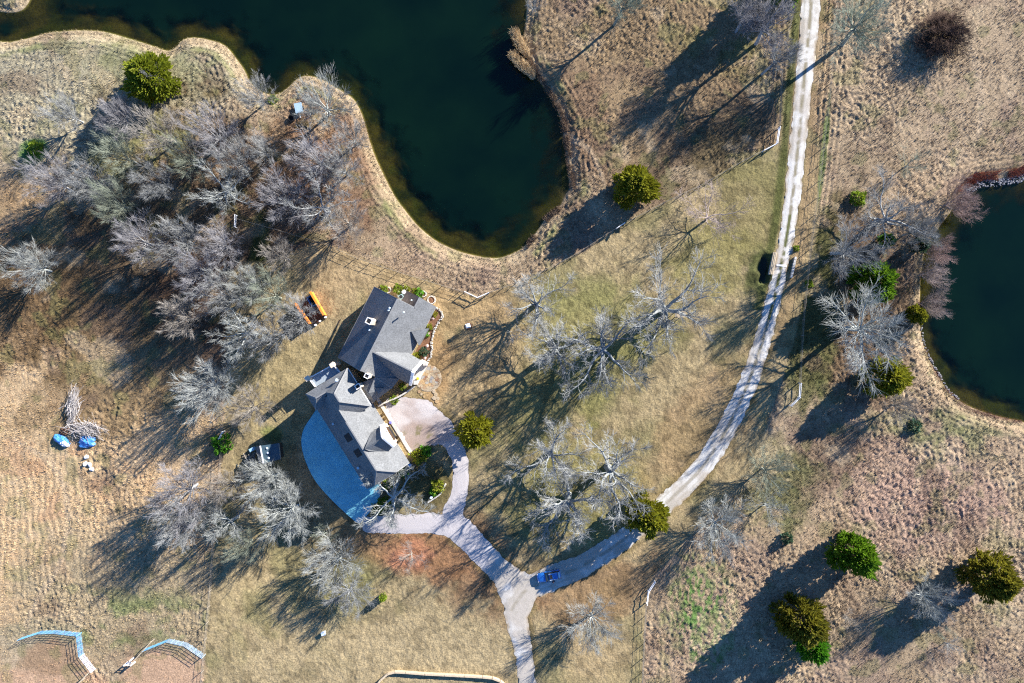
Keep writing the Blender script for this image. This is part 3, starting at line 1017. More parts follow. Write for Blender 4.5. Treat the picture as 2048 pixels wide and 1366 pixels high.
GW = 4.79; GE = 4.6; DE = 2.5; CL = 2.49
L0 = -16.5
gr_ = MB()
gr_.slab([gp(0, 0, 9.6), gp(DE, CL, 7.0), gp(DE, GW, GE), gp(-1.8, GW, GE), gp(-1.8, 3.7, 9.6 - 3.7 * (9.6 - GE) / GW), gp(-6.6, 3.7, 9.6 - 3.7 * (9.6 - GE) / GW), gp(-6.6, GW, GE), gp(L0, GW, GE), gp(L0, 0, 9.6)], T)
gr_.slab([gp(0, 0, 9.6), gp(L0, 0, 9.6), gp(L0, -GW, GE), gp(DE, -GW, GE), gp(DE, -CL, 7.0)], T)
gr_.slab([gp(0, 0, 9.6), gp(DE, CL, 7.0), gp(DE, -CL, 7.0)], T)
groof = hp("roof", gr_, M['shingle'])
groof["label"] = "long grey roof of the garage wing with a clipped gable end"
gw = MB()
i_ = 0.45
gw.walls([gp(L0 + 1, 3.9, GE - 0.1), gp(DE - i_, 3.9, GE - 0.1), gp(DE - i_, CL, 6.7), gp(DE - i_, -CL, 6.7), gp(DE - i_, -GW + i_, GE - 0.1), gp(L0 + 1, -GW + i_, GE - 0.1)], ZB)
hp("wall", gw, M['cream'])
rz_g = math.atan2(NN.y, NN.x)
for u0 in (-9.5, -5.6, -1.7):                       # garage doors to the concrete
    c = gp(u0, -GW + i_ - 0.03, 0.6)
    d = MB(); d.box((c[0], c[1], 0.4), (0.12, 2.9, 2.7), rz_g)
    hp("garage_door", d, M['white'])
for uu, nn in ((-8.6, -1.7), (-5.2, -1.7)):          # dark skylights in the shaded slope
    z0 = 9.6 - (abs(nn)) * (9.6 - GE) / GW
    sl = (9.6 - GE) / GW
    s_ = MB()
    s_.slab([gp(uu, nn + 0.75, z0 + 0.75 * sl + 0.10), gp(uu + 1.5, nn + 0.75, z0 + 0.75 * sl + 0.10), gp(uu + 1.5, nn - 0.75, z0 - 0.75 * sl + 0.10), gp(uu, nn - 0.75, z0 - 0.75 * sl + 0.10)], 0.14)
    hp("skylight", s_, M['dark'])

# --- taller block across the garage's end
R1 = Vector(W(669, 787.7, 11.0)); ZU = 7.0


def up_(n, u, z):
    p = R1 + NN * n + U * u
    return (p.x, p.y, z)


UE = 3.62
ub = MB()
ub.slab([up_(0, 0, 11), up_(0, 1.65, 11), up_(UE, 5.25, ZU), up_(UE, -3.1, ZU)], T)          # drive side
ub.slab([up_(0, 1.65, 11), up_(UE, 5.25, ZU), up_(-UE, 5.25, ZU)], T)                            # south-east hip
ub.slab([up_(0, 0, 11), up_(0, 1.65, 11), up_(-UE, 5.25, ZU), up_(-1.8, 0.0 - 1.3 + 0.0, 9.0), ], T)
ub.slab([up_(0, 0, 11), up_(UE, -3.1, ZU), up_(-5.7, -3.1, ZU), up_(-3.9, -1.3, 9.0), up_(-1.8, -1.3, 9.0)], T)
ub.slab([up_(-3.9, -1.3, 9.0), up_(-5.7, -3.1, ZU), up_(-5.7, 0.5, ZU)], T)
ub.slab([up_(-1.8, -1.3, 9.0), up_(-3.9, -1.3, 9.0), up_(-5.7, 0.5, ZU), up_(-3.0, 0.5, ZU)], T)
hp("roof", ub, M['shingle'])["label"] = "highest hipped roof between garage and main block"
uw = MB()
uw.walls([up_(UE - 0.4, -2.7, ZU), up_(UE - 0.4, 4.85, ZU), up_(-UE + 0.4, 4.85, ZU), up_(-UE + 0.4, 0.1, ZU), up_(-5.3, 0.1, ZU), up_(-5.3, -2.7, ZU)], ZB)
hp("wall", uw, M['cream'])
ft = MB()
ft.beam(up_(UE + 0.02, -3.1, ZU - 0.12), up_(UE + 0.02, 5.25, ZU - 0.12), 0.16, 0.24)
hp("eave_trim", ft, M['white'])
for uu in (-1.2, 1.0, 3.2):
    c = up_(UE - 0.37, uu, 5.9)
    wd = MB(); wd.box(c, (0.10, 0.95, 1.0), rz_g)
    fr = hp("window", wd, M['white'])
    c = up_(UE - 0.32, uu, 5.9)
    pn = MB(); pn.box(c, (0.06, 0.75, 0.8), rz_g)
    hp("pane", pn, M['glass'], fr)
# ridge capping strips
M['cap'] = simple("ridge_cap_shingle", (0.21, 0.21, 0.205), 0.9, 0.2, scale=4.0, lo=0.8, hi=1.2)
for a, b in ((gp(L0 + 6, 0, 9.6), gp(0, 0, 9.6)), (gp(0, 0, 9.6), gp(DE, CL, 7.0)), (gp(0, 0, 9.6), gp(DE, -CL, 7.0)), (up_(0, 0, 11), up_(0, 1.65, 11)), (up_(0, 1.65, 11), up_(UE, 5.25, ZU)),
             (up_(0, 0, 11), up_(UE, -3.1, ZU)), (up_(-1.8, -1.3, 9.0), up_(-3.9, -1.3, 9.0)), (up_(-3.9, -1.3, 9.0), up_(-5.7, -3.1, ZU)), (up_(-3.9, -1.3, 9.0), up_(-5.7, 0.5, ZU)), (RN, RS), (GA, GF), (EN0, EN1), (K0, K1), (K0, K3)):
    rc = MB(); rc.beam(Vector(a) + Vector((0, 0, .03)), Vector(b) + Vector((0, 0, .03)), 0.26, 0.09)
    hp("ridge_cap", rc, M['cap'])
for a, b in ((LN, LS), (LN, RN), (RN, EN0), (EN2, ES), (LS, RS), (gp(DE, CL, 7.0), gp(DE, GW, GE)), (gp(DE, CL, 7.0), gp(DE, -CL, 7.0)), (gp(DE, GW, GE), gp(-1.8, GW, GE)), (gp(-6.6, GW, GE), gp(-11, GW, GE)), (up_(UE, -3.1, ZU), up_(-5.7, -3.1, ZU))):
    rc = MB(); rc.beam(Vector(a) + Vector((0, 0, -.10)), Vector(b) + Vector((0, 0, -.10)), 0.14, 0.16)
    hp("gutter", rc, M['cap'])

# --- big front dormer / gable bay on the garage wing
DA = W(764.5, 875, 10.1); DR = W(729.4, 898, 10.1)
DL = W(761.6, 851.6, 6.6); DRr = W(786, 893, 6.6); DLb = W(742, 865, 7.2); DSb = W(738.7, 902, 9.3); DSm = W(774, 906, 6.3)
dm = MB()
dm.slab([DR, DA, DL, DLb], T)
dm.slab([DR, DA, DRr, DSm, DSb], T)
hp("roof", dm, M['shingle'])["label"] = "gable roof of the cream front bay on the garage"
dn = NN
dt = MB()
for b in (DL, DRr):
    A = Vector(DA) + dn * 0.12 + Vector((0, 0, 0.22)); B = Vector(b) + dn * 0.12 + Vector((0, 0, 0.22))
    dt.beam(A, B, 0.36, 0.5)
hp("rake_trim", dt, M['white'])["label"] = "white rake boards of the front bay"
dw = MB()
da = Vector(DA) - dn * 0.1; dl = Vector(DL) - dn * 0.1 + U * 0.25; dr = Vector(DRr) - dn * 0.1 - U * 0.25
dw.walls([(dl.x, dl.y, 6.35), (da.x, da.y, 9.7), (dr.x, dr.y, 6.35), tuple((dr - dn * 3).xy) + (6.3,), tuple((dl - dn * 3).xy) + (6.3,)], ZB)
hp("wall", dw, M['cream'])
dmid = (dl + dr) / 2
c = dmid + dn * 0.05
wd = MB(); wd.box((c.x, c.y, 5.0), (0.12, 3.0, 1.1), rz_g)
win = hp("window", wd, M['white'])
for k in range(6):
    c = dmid + dn * 0.10 + U * (-1.2 + 0.48 * k)
    pn = MB(); pn.box((c.x, c.y, 5.0), (0.06, 0.30, 0.85), rz_g)
    hp("pane", pn, M['glass'], win)
c = dmid + dn * 0.03
bd = MB(); bd.box((c.x, c.y, 1.2), (0.14, 2.7, 2.3), rz_g)
hp("door", bd, M['dark'])
aw = MB()
a = dmid + U * -1.5; b = dmid + U * 1.5
aw.slab([tuple((a + dn * 0.02).xy) + (3.0,), tuple((b + dn * 0.02).xy) + (3.0,), tuple((b + dn * 0.35).xy) + (2.9,), tuple((a + dn * 0.35).xy) + (2.9,)], 0.1)
hp("awning", aw, M['brown_wood'])
# walkway and piers along the drive side
sw = MB()
a = gp(-11.5, GW + 0.1, 0.12); b = gp(1.4, GW + 0.1, 0.12); c = gp(1.4, GW + 0.75, 0.12); d = gp(-11.5, GW + 0.75, 0.12)
sw.slab([a, b, c, d], 0.3)
hp("walkway", sw, M['stone'])
for uu in (-8.3, -7.4, -2.9, -2.1):
    q = gp(uu, GW + 0.7, 0.5)
    b = MB(); b.box(q, (0.55, 0.55, 1.0), rz_g); b.box((q[0], q[1], 1.06), (0.7, 0.7, 0.12), rz_g)
    hp("pier", b, M['stone'])


# --- chimneys
def chimney(px, py, z0, z1, sx, sy, rz, label):
    x, y, _ = W(px, py, z1)
    b = MB(); b.box((x, y, (z0 + z1) / 2), (sx, sy, z1 - z0), rz)
    ch = hp("chimney", b, M['cream'])
    ch["label"] = label
    t = MB()
    for s in (-1, 1):
        ca, sa = math.cos(rz), math.sin(rz)
        t.box((x + ca * s * sx / 2, y + sa * s * sx / 2, z1 + 0.06), (0.10, sy + 0.10, 0.12), rz)
        t.box((x - sa * s * sy / 2, y + ca * s * sy / 2, z1 + 0.065), (sx - 0.10, 0.10, 0.13), rz)
    hp("chimney_cap", t, M['white'], ch)
    f = MB(); f.box((x, y, z1 + 0.01), (sx * 0.72, sy * 0.72, 0.04), rz)
    hp("flue", f, M['dark'], ch)


ra = math.radians(-27)
chimney(737.5, 642, 5.5, 12.4, 0.95, 1.0, ra, "tall cream chimney on the shaded slope of the main roof")
chimney(733.5, 752, 4.0, 10.6, 0.8, 0.75, ra, "short cream chimney on the south gable of the main block")
chimney(715.5, 773, 3.0, 9.0, 0.9, 0.8, rz_g, "shaded chimney beside the highest hipped roof")


def vent(px, py, z, h, r, col='galv'):
    x, y, _ = W(px, py, z + h)
    b = MB(); b.tube((x, y, z - 0.3), (x, y, z + h), r, n=8); b.tube((x, y, z + h), (x, y, z + h + 0.12), r * 1.7, r * 1.2, n=8)
    hp("roof_vent", b, M[col])


vent(807.5, 624.3, 9.3, 0.6, 0.12)
vent(779, 616, 9.6, 0.45, 0.12)
vent(777, 620.5, 9.4, 0.45, 0.12)
vent(738.5, 660, 7.6, 0.35, 0.12)
vent(823, 600.3, 5.7, 0.5, 0.10)
vent(673, 760.5, 9.0, 0.3, 0.2)
vent(716, 936, 6.3, 0.4, 0.16)
vent(701.5, 884, 7.1, 0.3, 0.12)
vent(666, 848, 7.0, 0.3, 0.12)

# --- raised deck behind the tall block
dk0 = W(620, 756, 3.7); dk1 = W(669, 729, 3.7); dk2 = W(682, 744, 3.7); dk3 = W(633, 773, 3.7)
D0, D1, D2, D3 = [Vector(p) for p in (dk0, dk1, dk2, dk3)]
nb = 15
M['deckgrey'] = simple('grey_deck_boards', (0.30, 0.35, 0.39), 0.8, 0.2, scale=3.0, lo=0.85, hi=1.1)
for i in range(nb):
    a = i / nb; b = (i + 0.93) / nb
    p = MB()
    p.slab([tuple(D0.lerp(D3, a)), tuple(D1.lerp(D2, a)), tuple(D1.lerp(D2, b)), tuple(D0.lerp(D3, b))], 0.06)
    hp("deck_board", p, M['deckgrey'])
fr = MB()
for p, q in ((D0, D1), (D1, D2), (D0, D3)):
    z = Vector((0, 0, 1.05))
    fr.beam(p + z, q + z, 0.14, 0.08)
    fr.beam(p + z * 0.15, q + z * 0.15, 0.08, 0.06)
    n = int((q - p).length / 0.35)
    for k in range(n + 1):
        r = p.lerp(q, k / n)
        fr.beam(r + z * 0.15, r + z, 0.04, 0.04)
hp("deck_railing", fr, M['white'])
fs = MB()
for p, q in ((D0, D1), (D1, D2), (D0, D3)):
    fs.beam(p - Vector((0, 0, 0.22)), q - Vector((0, 0, 0.22)), 0.12, 0.3)
hp("deck_frame", fs, M['brown_wood'])
for p in (D0, D1):
    b = MB(); b.box((p.x, p.y, (5.4 + ZB) / 2), (0.7, 0.7, 5.4 - ZB), rz_g); b.box((p.x, p.y, 5.46), (0.95, 0.95, 0.14), rz_g)
    hp("pillar", b, M['cream'])

# --- patio of flagstones at the porch
def clip_cell(seed, seeds, poly):
    for q in seeds:
        if q is seed: continue
        mx_, my_ = (seed[0] + q[0]) / 2, (seed[1] + q[1]) / 2
        dx, dy = q[0] - seed[0], q[1] - seed[1]
        new = []
        for i in range(len(poly)):
            a, b = poly[i], poly[(i + 1) % len(poly)]
            da = (a[0] - mx_) * dx + (a[1] - my_) * dy
            db = (b[0] - mx_) * dx + (b[1] - my_) * dy
            if da <= 0: new.append(a)
            if (da < 0 < db) or (db < 0 < da):
                t = da / (da - db)
                new.append((a[0] + (b[0] - a[0]) * t, a[1] + (b[1] - a[1]) * t))
        poly = new
        if len(poly) < 3: return None
    return poly


pc = WV(856, 756)
patio = empty("flagstone_patio", (pc.x, pc.y, 0))
tag(patio, kind='structure')
b = MB(); b.lathe((pc.x, pc.y, -0.2), [(2.72, 0), (2.72, 0.24)], 28)
part("mortar_bed", b, M['timber'], patio)
r_ = random.Random(3)
seeds = []
while len(seeds) < 70:
    a = r_.uniform(0, 6.283); rr = 2.6 * math.sqrt(r_.random())
    p = (rr * math.cos(a), rr * math.sin(a))
    if all((p[0] - q[0]) ** 2 + (p[1] - q[1]) ** 2 > 0.26 for q in seeds) or r_.random() < 0.004:
        seeds.append(p)
disc = [(2.62 * math.cos(t * 0.2244), 2.62 * math.sin(t * 0.2244)) for t in range(28)]
STC = [lin(c, 0.62) for c in ((206, 184, 150), (214, 196, 166), (192, 160, 126), (196, 188, 174), (168, 126, 98), (206, 186, 156), (182, 176, 168), (210, 176, 130), (204, 182, 150))]
for s_ in seeds:
    c = clip_cell(s_, seeds, disc)
    if not c: continue
    cx_ = sum(p[0] for p in c) / len(c); cy_ = sum(p[1] for p in c) / len(c)
    pts = [(pc.x + cx_ + (p[0] - cx_) * 0.93, pc.y + cy_ + (p[1] - cy_) * 0.93, 0.08 + r_.uniform(-0.01, 0.012)) for p in c]
    b = MB(); b.slab(pts, 0.1)
    o = part("flagstone", b, M['stone_obj'], patio)
    o.color = (*r_.choice(STC), 1)
# stepping stones down to the drive
for (px, py, r0) in ((838, 783, .35), (843, 788, .3), (868, 783, .4), (872, 789, .42), (869, 796, .5), (876, 797, .38), (874, 803, .42), (848, 793, .28)):
    p = G(px, py)
    b = MB()
    b.slab([(p.x + r0 * r_.uniform(.75, 1.2) * math.cos(t * 1.047), p.y + r0 * r_.uniform(.75, 1.2) * math.sin(t * 1.047), p.z + 0.10) for t in range(6)], 0.2)
    o = b.build("stepping_stone", M['stone_obj'], None, origin=tuple(p)); o.location = p
    o.color = (*r_.choice(STC), 1)
    tag(o, "flat stepping stone in the grass between round flagstone patio and gravel drive", "stone", "stepping stones below the patio")

# ------------------------------------------------------------------ trees
def seg_mesh(segs, sides):
    """segs (n,8): p0 p1 r0 r1 -> open tapered tubes"""
    S = np.array(segs, dtype=np.float32)
    p0 = S[:, 0:3]; p1 = S[:, 3:6]; r0 = S[:, 6]; r1 = S[:, 7]
    d = p1 - p0
    L = np.linalg.norm(d, axis=1, keepdims=True) + 1e-6
    d = d / L
    up = np.where(np.abs(d[:, 2:3]) < 0.9, np.array([[0, 0, 1.0]]), np.array([[1.0, 0, 0]]))
    a = np.cross(d, up); a /= np.linalg.norm(a, axis=1, keepdims=True) + 1e-6
    b = np.cross(d, a)
    n = len(S)
    v = np.empty((n, 2, sides, 3), np.float32)
    for k in range(sides):
        t = 2 * math.pi * k / sides
        o = a * math.cos(t) + b * math.sin(t)
        v[:, 0, k] = p0 + o * r0[:, None]
        v[:, 1, k] = p1 + o * r1[:, None]
    base = (np.arange(n) * 2 * sides)[:, None]
    f = []
    for k in range(sides):
        k2 = (k + 1) % sides
        f.append(np.concatenate([base + k, base + k2, base + sides + k2, base + sides + k], 1))
    return v.reshape(-1, 3), np.concatenate(f, 0)


def rand_perp(d, r):
    v = Vector((r.gauss(0, 1), r.gauss(0, 1), r.gauss(0, 1)))
    v = v - d * v.dot(d)
    return v.normalized()


def bend(d, ang, r, up=0.0):
    p = rand_perp(d, r)
    q = d * math.cos(ang) + p * math.sin(ang)
    q.z += up
    return q.normalized()


def make_bare(seed, style):
    """returns (trunk mesh, crown mesh) for a tree of about height 10, crown radius 4.6"""
    r = random.Random(seed)
    big = []; mid = []; twig = []
    P = dict(fine=dict(th=2.6, tr=0.20, nl=17, a0=(12, 66), ll=6.6, wig=0.11, up=0.035, n1=6, n2=3, n3=2, l2=0.42, l3=0.42, tw=(0.8, 1.6), twr=0.0165, br=0.72),
             oak=dict(th=3.4, tr=0.38, nl=9, a0=(30, 84), ll=6.8, wig=0.27, up=0.05, n1=6, n2=4, n3=3, l2=0.42, l3=0.40, tw=(0.45, 0.9), twr=0.0135),
             tall=dict(th=6.0, tr=0.27, nl=14, a0=(10, 66), ll=5.2, wig=0.14, up=0.03, n1=6, n2=3, n3=2, l2=0.42, l3=0.42, tw=(0.7, 1.4), twr=0.016, br=0.8),
             thicket=dict(th=0.3, tr=0.10, nl=46, a0=(5, 72), ll=5.0, wig=0.2, up=0.02, n1=6, n2=3, n3=2, l2=0.45, l3=0.45, tw=(0.6, 1.2), twr=0.03),
             sparse=dict(th=1.8, tr=0.16, nl=8, a0=(25, 70), ll=5.8, wig=0.26, up=0.06, n1=5, n2=3, n3=2, l2=0.42, l3=0.42, tw=(0.5, 0.9), twr=0.012),
             shrub=dict(th=0.4, tr=0.15, nl=16, a0=(8, 60), ll=6.4, wig=0.10, up=0.08, n1=5, n2=3, n3=3, l2=0.36, l3=0.36, tw=(0.5, 1.1), twr=0.013))[style]

    def chain(p, d, length, r0, r1, n, wig, up, store):
        pts = [(p.copy(), d.copy(), r0)]
        for i in range(n):
            d = (d + rand_perp(d, r) * wig + Vector((0, 0, up))).normalized()
            q = p + d * (length / n)
            ra = r0 + (r1 - r0) * i / n; rb = r0 + (r1 - r0) * (i + 1) / n
            store.append((*p, *q, ra, rb))
            p = q
            pts.append((p.copy(), d.copy(), rb))
        return pts

    tr = chain(Vector((0, 0, -0.4)), Vector((r.gauss(0, .05), r.gauss(0, .05), 1)).normalized(), P['th'] + 0.4, P['tr'] * 1.15, P['tr'] * 0.85, 3, 0.08, 0, big)
    top, _, _ = tr[-1]
    starts = []
    for i in range(P['nl']):
        a = math.radians(r.uniform(*P['a0']))
        if i == 0: a *= 0.3
        az = 2.39996 * i + r.uniform(-.35, .35)
        a = math.radians(P['a0'][0] + (P['a0'][1] - P['a0'][0]) * math.sqrt((i + 0.5) / P['nl'])) * r.uniform(0.88, 1.12)
        d = Vector((math.cos(az) * math.sin(a), math.sin(az) * math.sin(a), math.cos(a)))
        at = tr[-1][0] if (i % 3 or style == 'shrub') else tr[-2][0].lerp(tr[-1][0], r.uniform(.3, .9))
        starts.append((at, d))
    for at, d in starts:
        L = P['ll'] * r.uniform(0.75, 1.15)
        rr = P['tr'] * r.uniform(0.30, 0.48)
        l1 = chain(at, d, L, rr, rr * 0.16, 6, P['wig'], P['up'], big)
        for i1 in range(1, len(l1)):
            p1, d1, rb1 = l1[i1]
            for k1 in range(2 if i1 > 1 else 1):
                d2 = bend(d1, math.radians(r.uniform(28, 58) * P.get('br', 1)), r, 0.12)
                L2 = L * P['l2'] * r.uniform(0.6, 1.15) * (1.15 - 0.09 * i1)
                l2 = chain(p1, d2, L2, rb1 * 0.62, 0.016, P['n2'], P['wig'] * 0.9, P['up'], mid)
                for i2 in range(1, len(l2)):
                    p2, d2b, rb2 = l2[i2]
                    for k2 in range(2):
                        d3 = bend(d2b, math.radians(r.uniform(22, 52) * P.get('br', 1)), r, 0.12)
                        L3 = L2 * P['l3'] * r.uniform(0.6, 1.2)
                        l3 = chain(p2, d3, L3, max(rb2 * 0.6, 0.014), 0.009, 2, P['wig'] * 0.8, P['up'], mid)
                        for p3, d3b, rb3 in l3[1:]:
                            for k3 in range(P['n3'] - 1 if p3 is not l3[-1][0] else P['n3']):
                                d4 = bend(d3b, math.radians(r.uniform(8, 42) * P.get('br', 1)), r, 0.10)
                                twig.append((*p3, *(p3 + d4 * r.uniform(*P['tw'])), P['twr'], 0.003))
    allp = np.array(twig)[:, 3:6]
    R = np.percentile(np.hypot(allp[:, 0], allp[:, 1]), 88)
    Hh = np.percentile(allp[:, 2], 99)
    sx = 4.6 / R; sz = 10.0 / Hh

    def scl(a):
        a = np.array(a, dtype=np.float32)
        for c in (0, 1, 3, 4): a[:, c] *= sx
        for c in (2, 5): a[:, c] *= sz
        return a
    v, f = seg_mesh(scl(big), 6)
    m1 = mesh_np("bare_trunk", v, f, True)
    v1, f1 = seg_mesh(scl(mid), 3)
    v2, f2 = seg_mesh(scl(twig), 3)
    m2 = mesh_np("bare_crown", np.concatenate([v1, v2]), np.concatenate([f1, f2 + len(v1)]))
    m1.materials.append(M['bark']); m2.materials.append(M['twig'])
    return m1, m2


PROTO = {}
for st, seeds_ in (('fine', (1, 2, 3, 4, 5)), ('oak', (11, 12, 13, 14)), ('sparse', (21, 22)), ('shrub', (31, 32)), ('tall', (61, 62)), ('thicket', (71,))):
    PROTO[st] = [make_bare(s, st) for s in seeds_]

TC = {   # trunk colour, twig colour
    'grey': ((0.34, 0.35, 0.34), (0.25, 0.255, 0.25)),
    'lilac': ((0.34, 0.34, 0.34), (0.25, 0.242, 0.25)),
    'pale': ((0.40, 0.42, 0.39), (0.30, 0.312, 0.295)),
    'tan': ((0.36, 0.33, 0.28), (0.275, 0.25, 0.22)),
    'green': ((0.31, 0.33, 0.27), (0.235, 0.26, 0.20)),
    'oak': ((0.24, 0.255, 0.25), (0.27, 0.275, 0.265)),
    'pink': ((0.40, 0.33, 0.30), (0.32, 0.26, 0.235)),
    'red': ((0.34, 0.27, 0.24), (0.30, 0.215, 0.19)),
    'dark': ((0.12, 0.085, 0.07), (0.10, 0.065, 0.05)),
}
_tn = [0]


def bare(px, py, R, h, st, col, label, group, var=None, frac=0.62, rot=None, flat=1.0, lean=0.0):
    _tn[0] += 1
    r = random.Random(_tn[0] * 7919)
    x, y, _ = W(px, py, frac * h)
    z = gz(x, y)
    m1, m2 = PROTO[st][(_tn[0] if var is None else var) % len(PROTO[st])]
    root = empty({'fine': "bare_tree", 'oak': "oak_tree", 'sparse': "small_tree", 'shrub': "bare_shrub", 'tall': "bare_tree", 'thicket': "bare_shrub"}[st], (x, y, z), r.uniform(0, 6.283) if rot is None else rot)
    s = R * 0.1 * (1 - frac * h / CH) / 4.6
    if lean:
        root.location.x -= 0.12 * h * math.sin(lean)
        root.location.z = gz(root.location.x, root.location.y)
        root.rotation_euler = (0, lean, 0)
    root.scale = (s, s * flat, h / 10.0)
    tag(root, label, "tree" if st not in ('shrub', 'thicket') else "shrub", group)
    for nm, m_, c in (("trunk", m1, TC[col][0]), ("crown", m2, TC[col][1])):
        o = link(nm, m_, None, root)
        k = r.uniform(0.88, 1.12)
        o.color = (c[0] * k, c[1] * k, c[2] * k, 1)
    return root


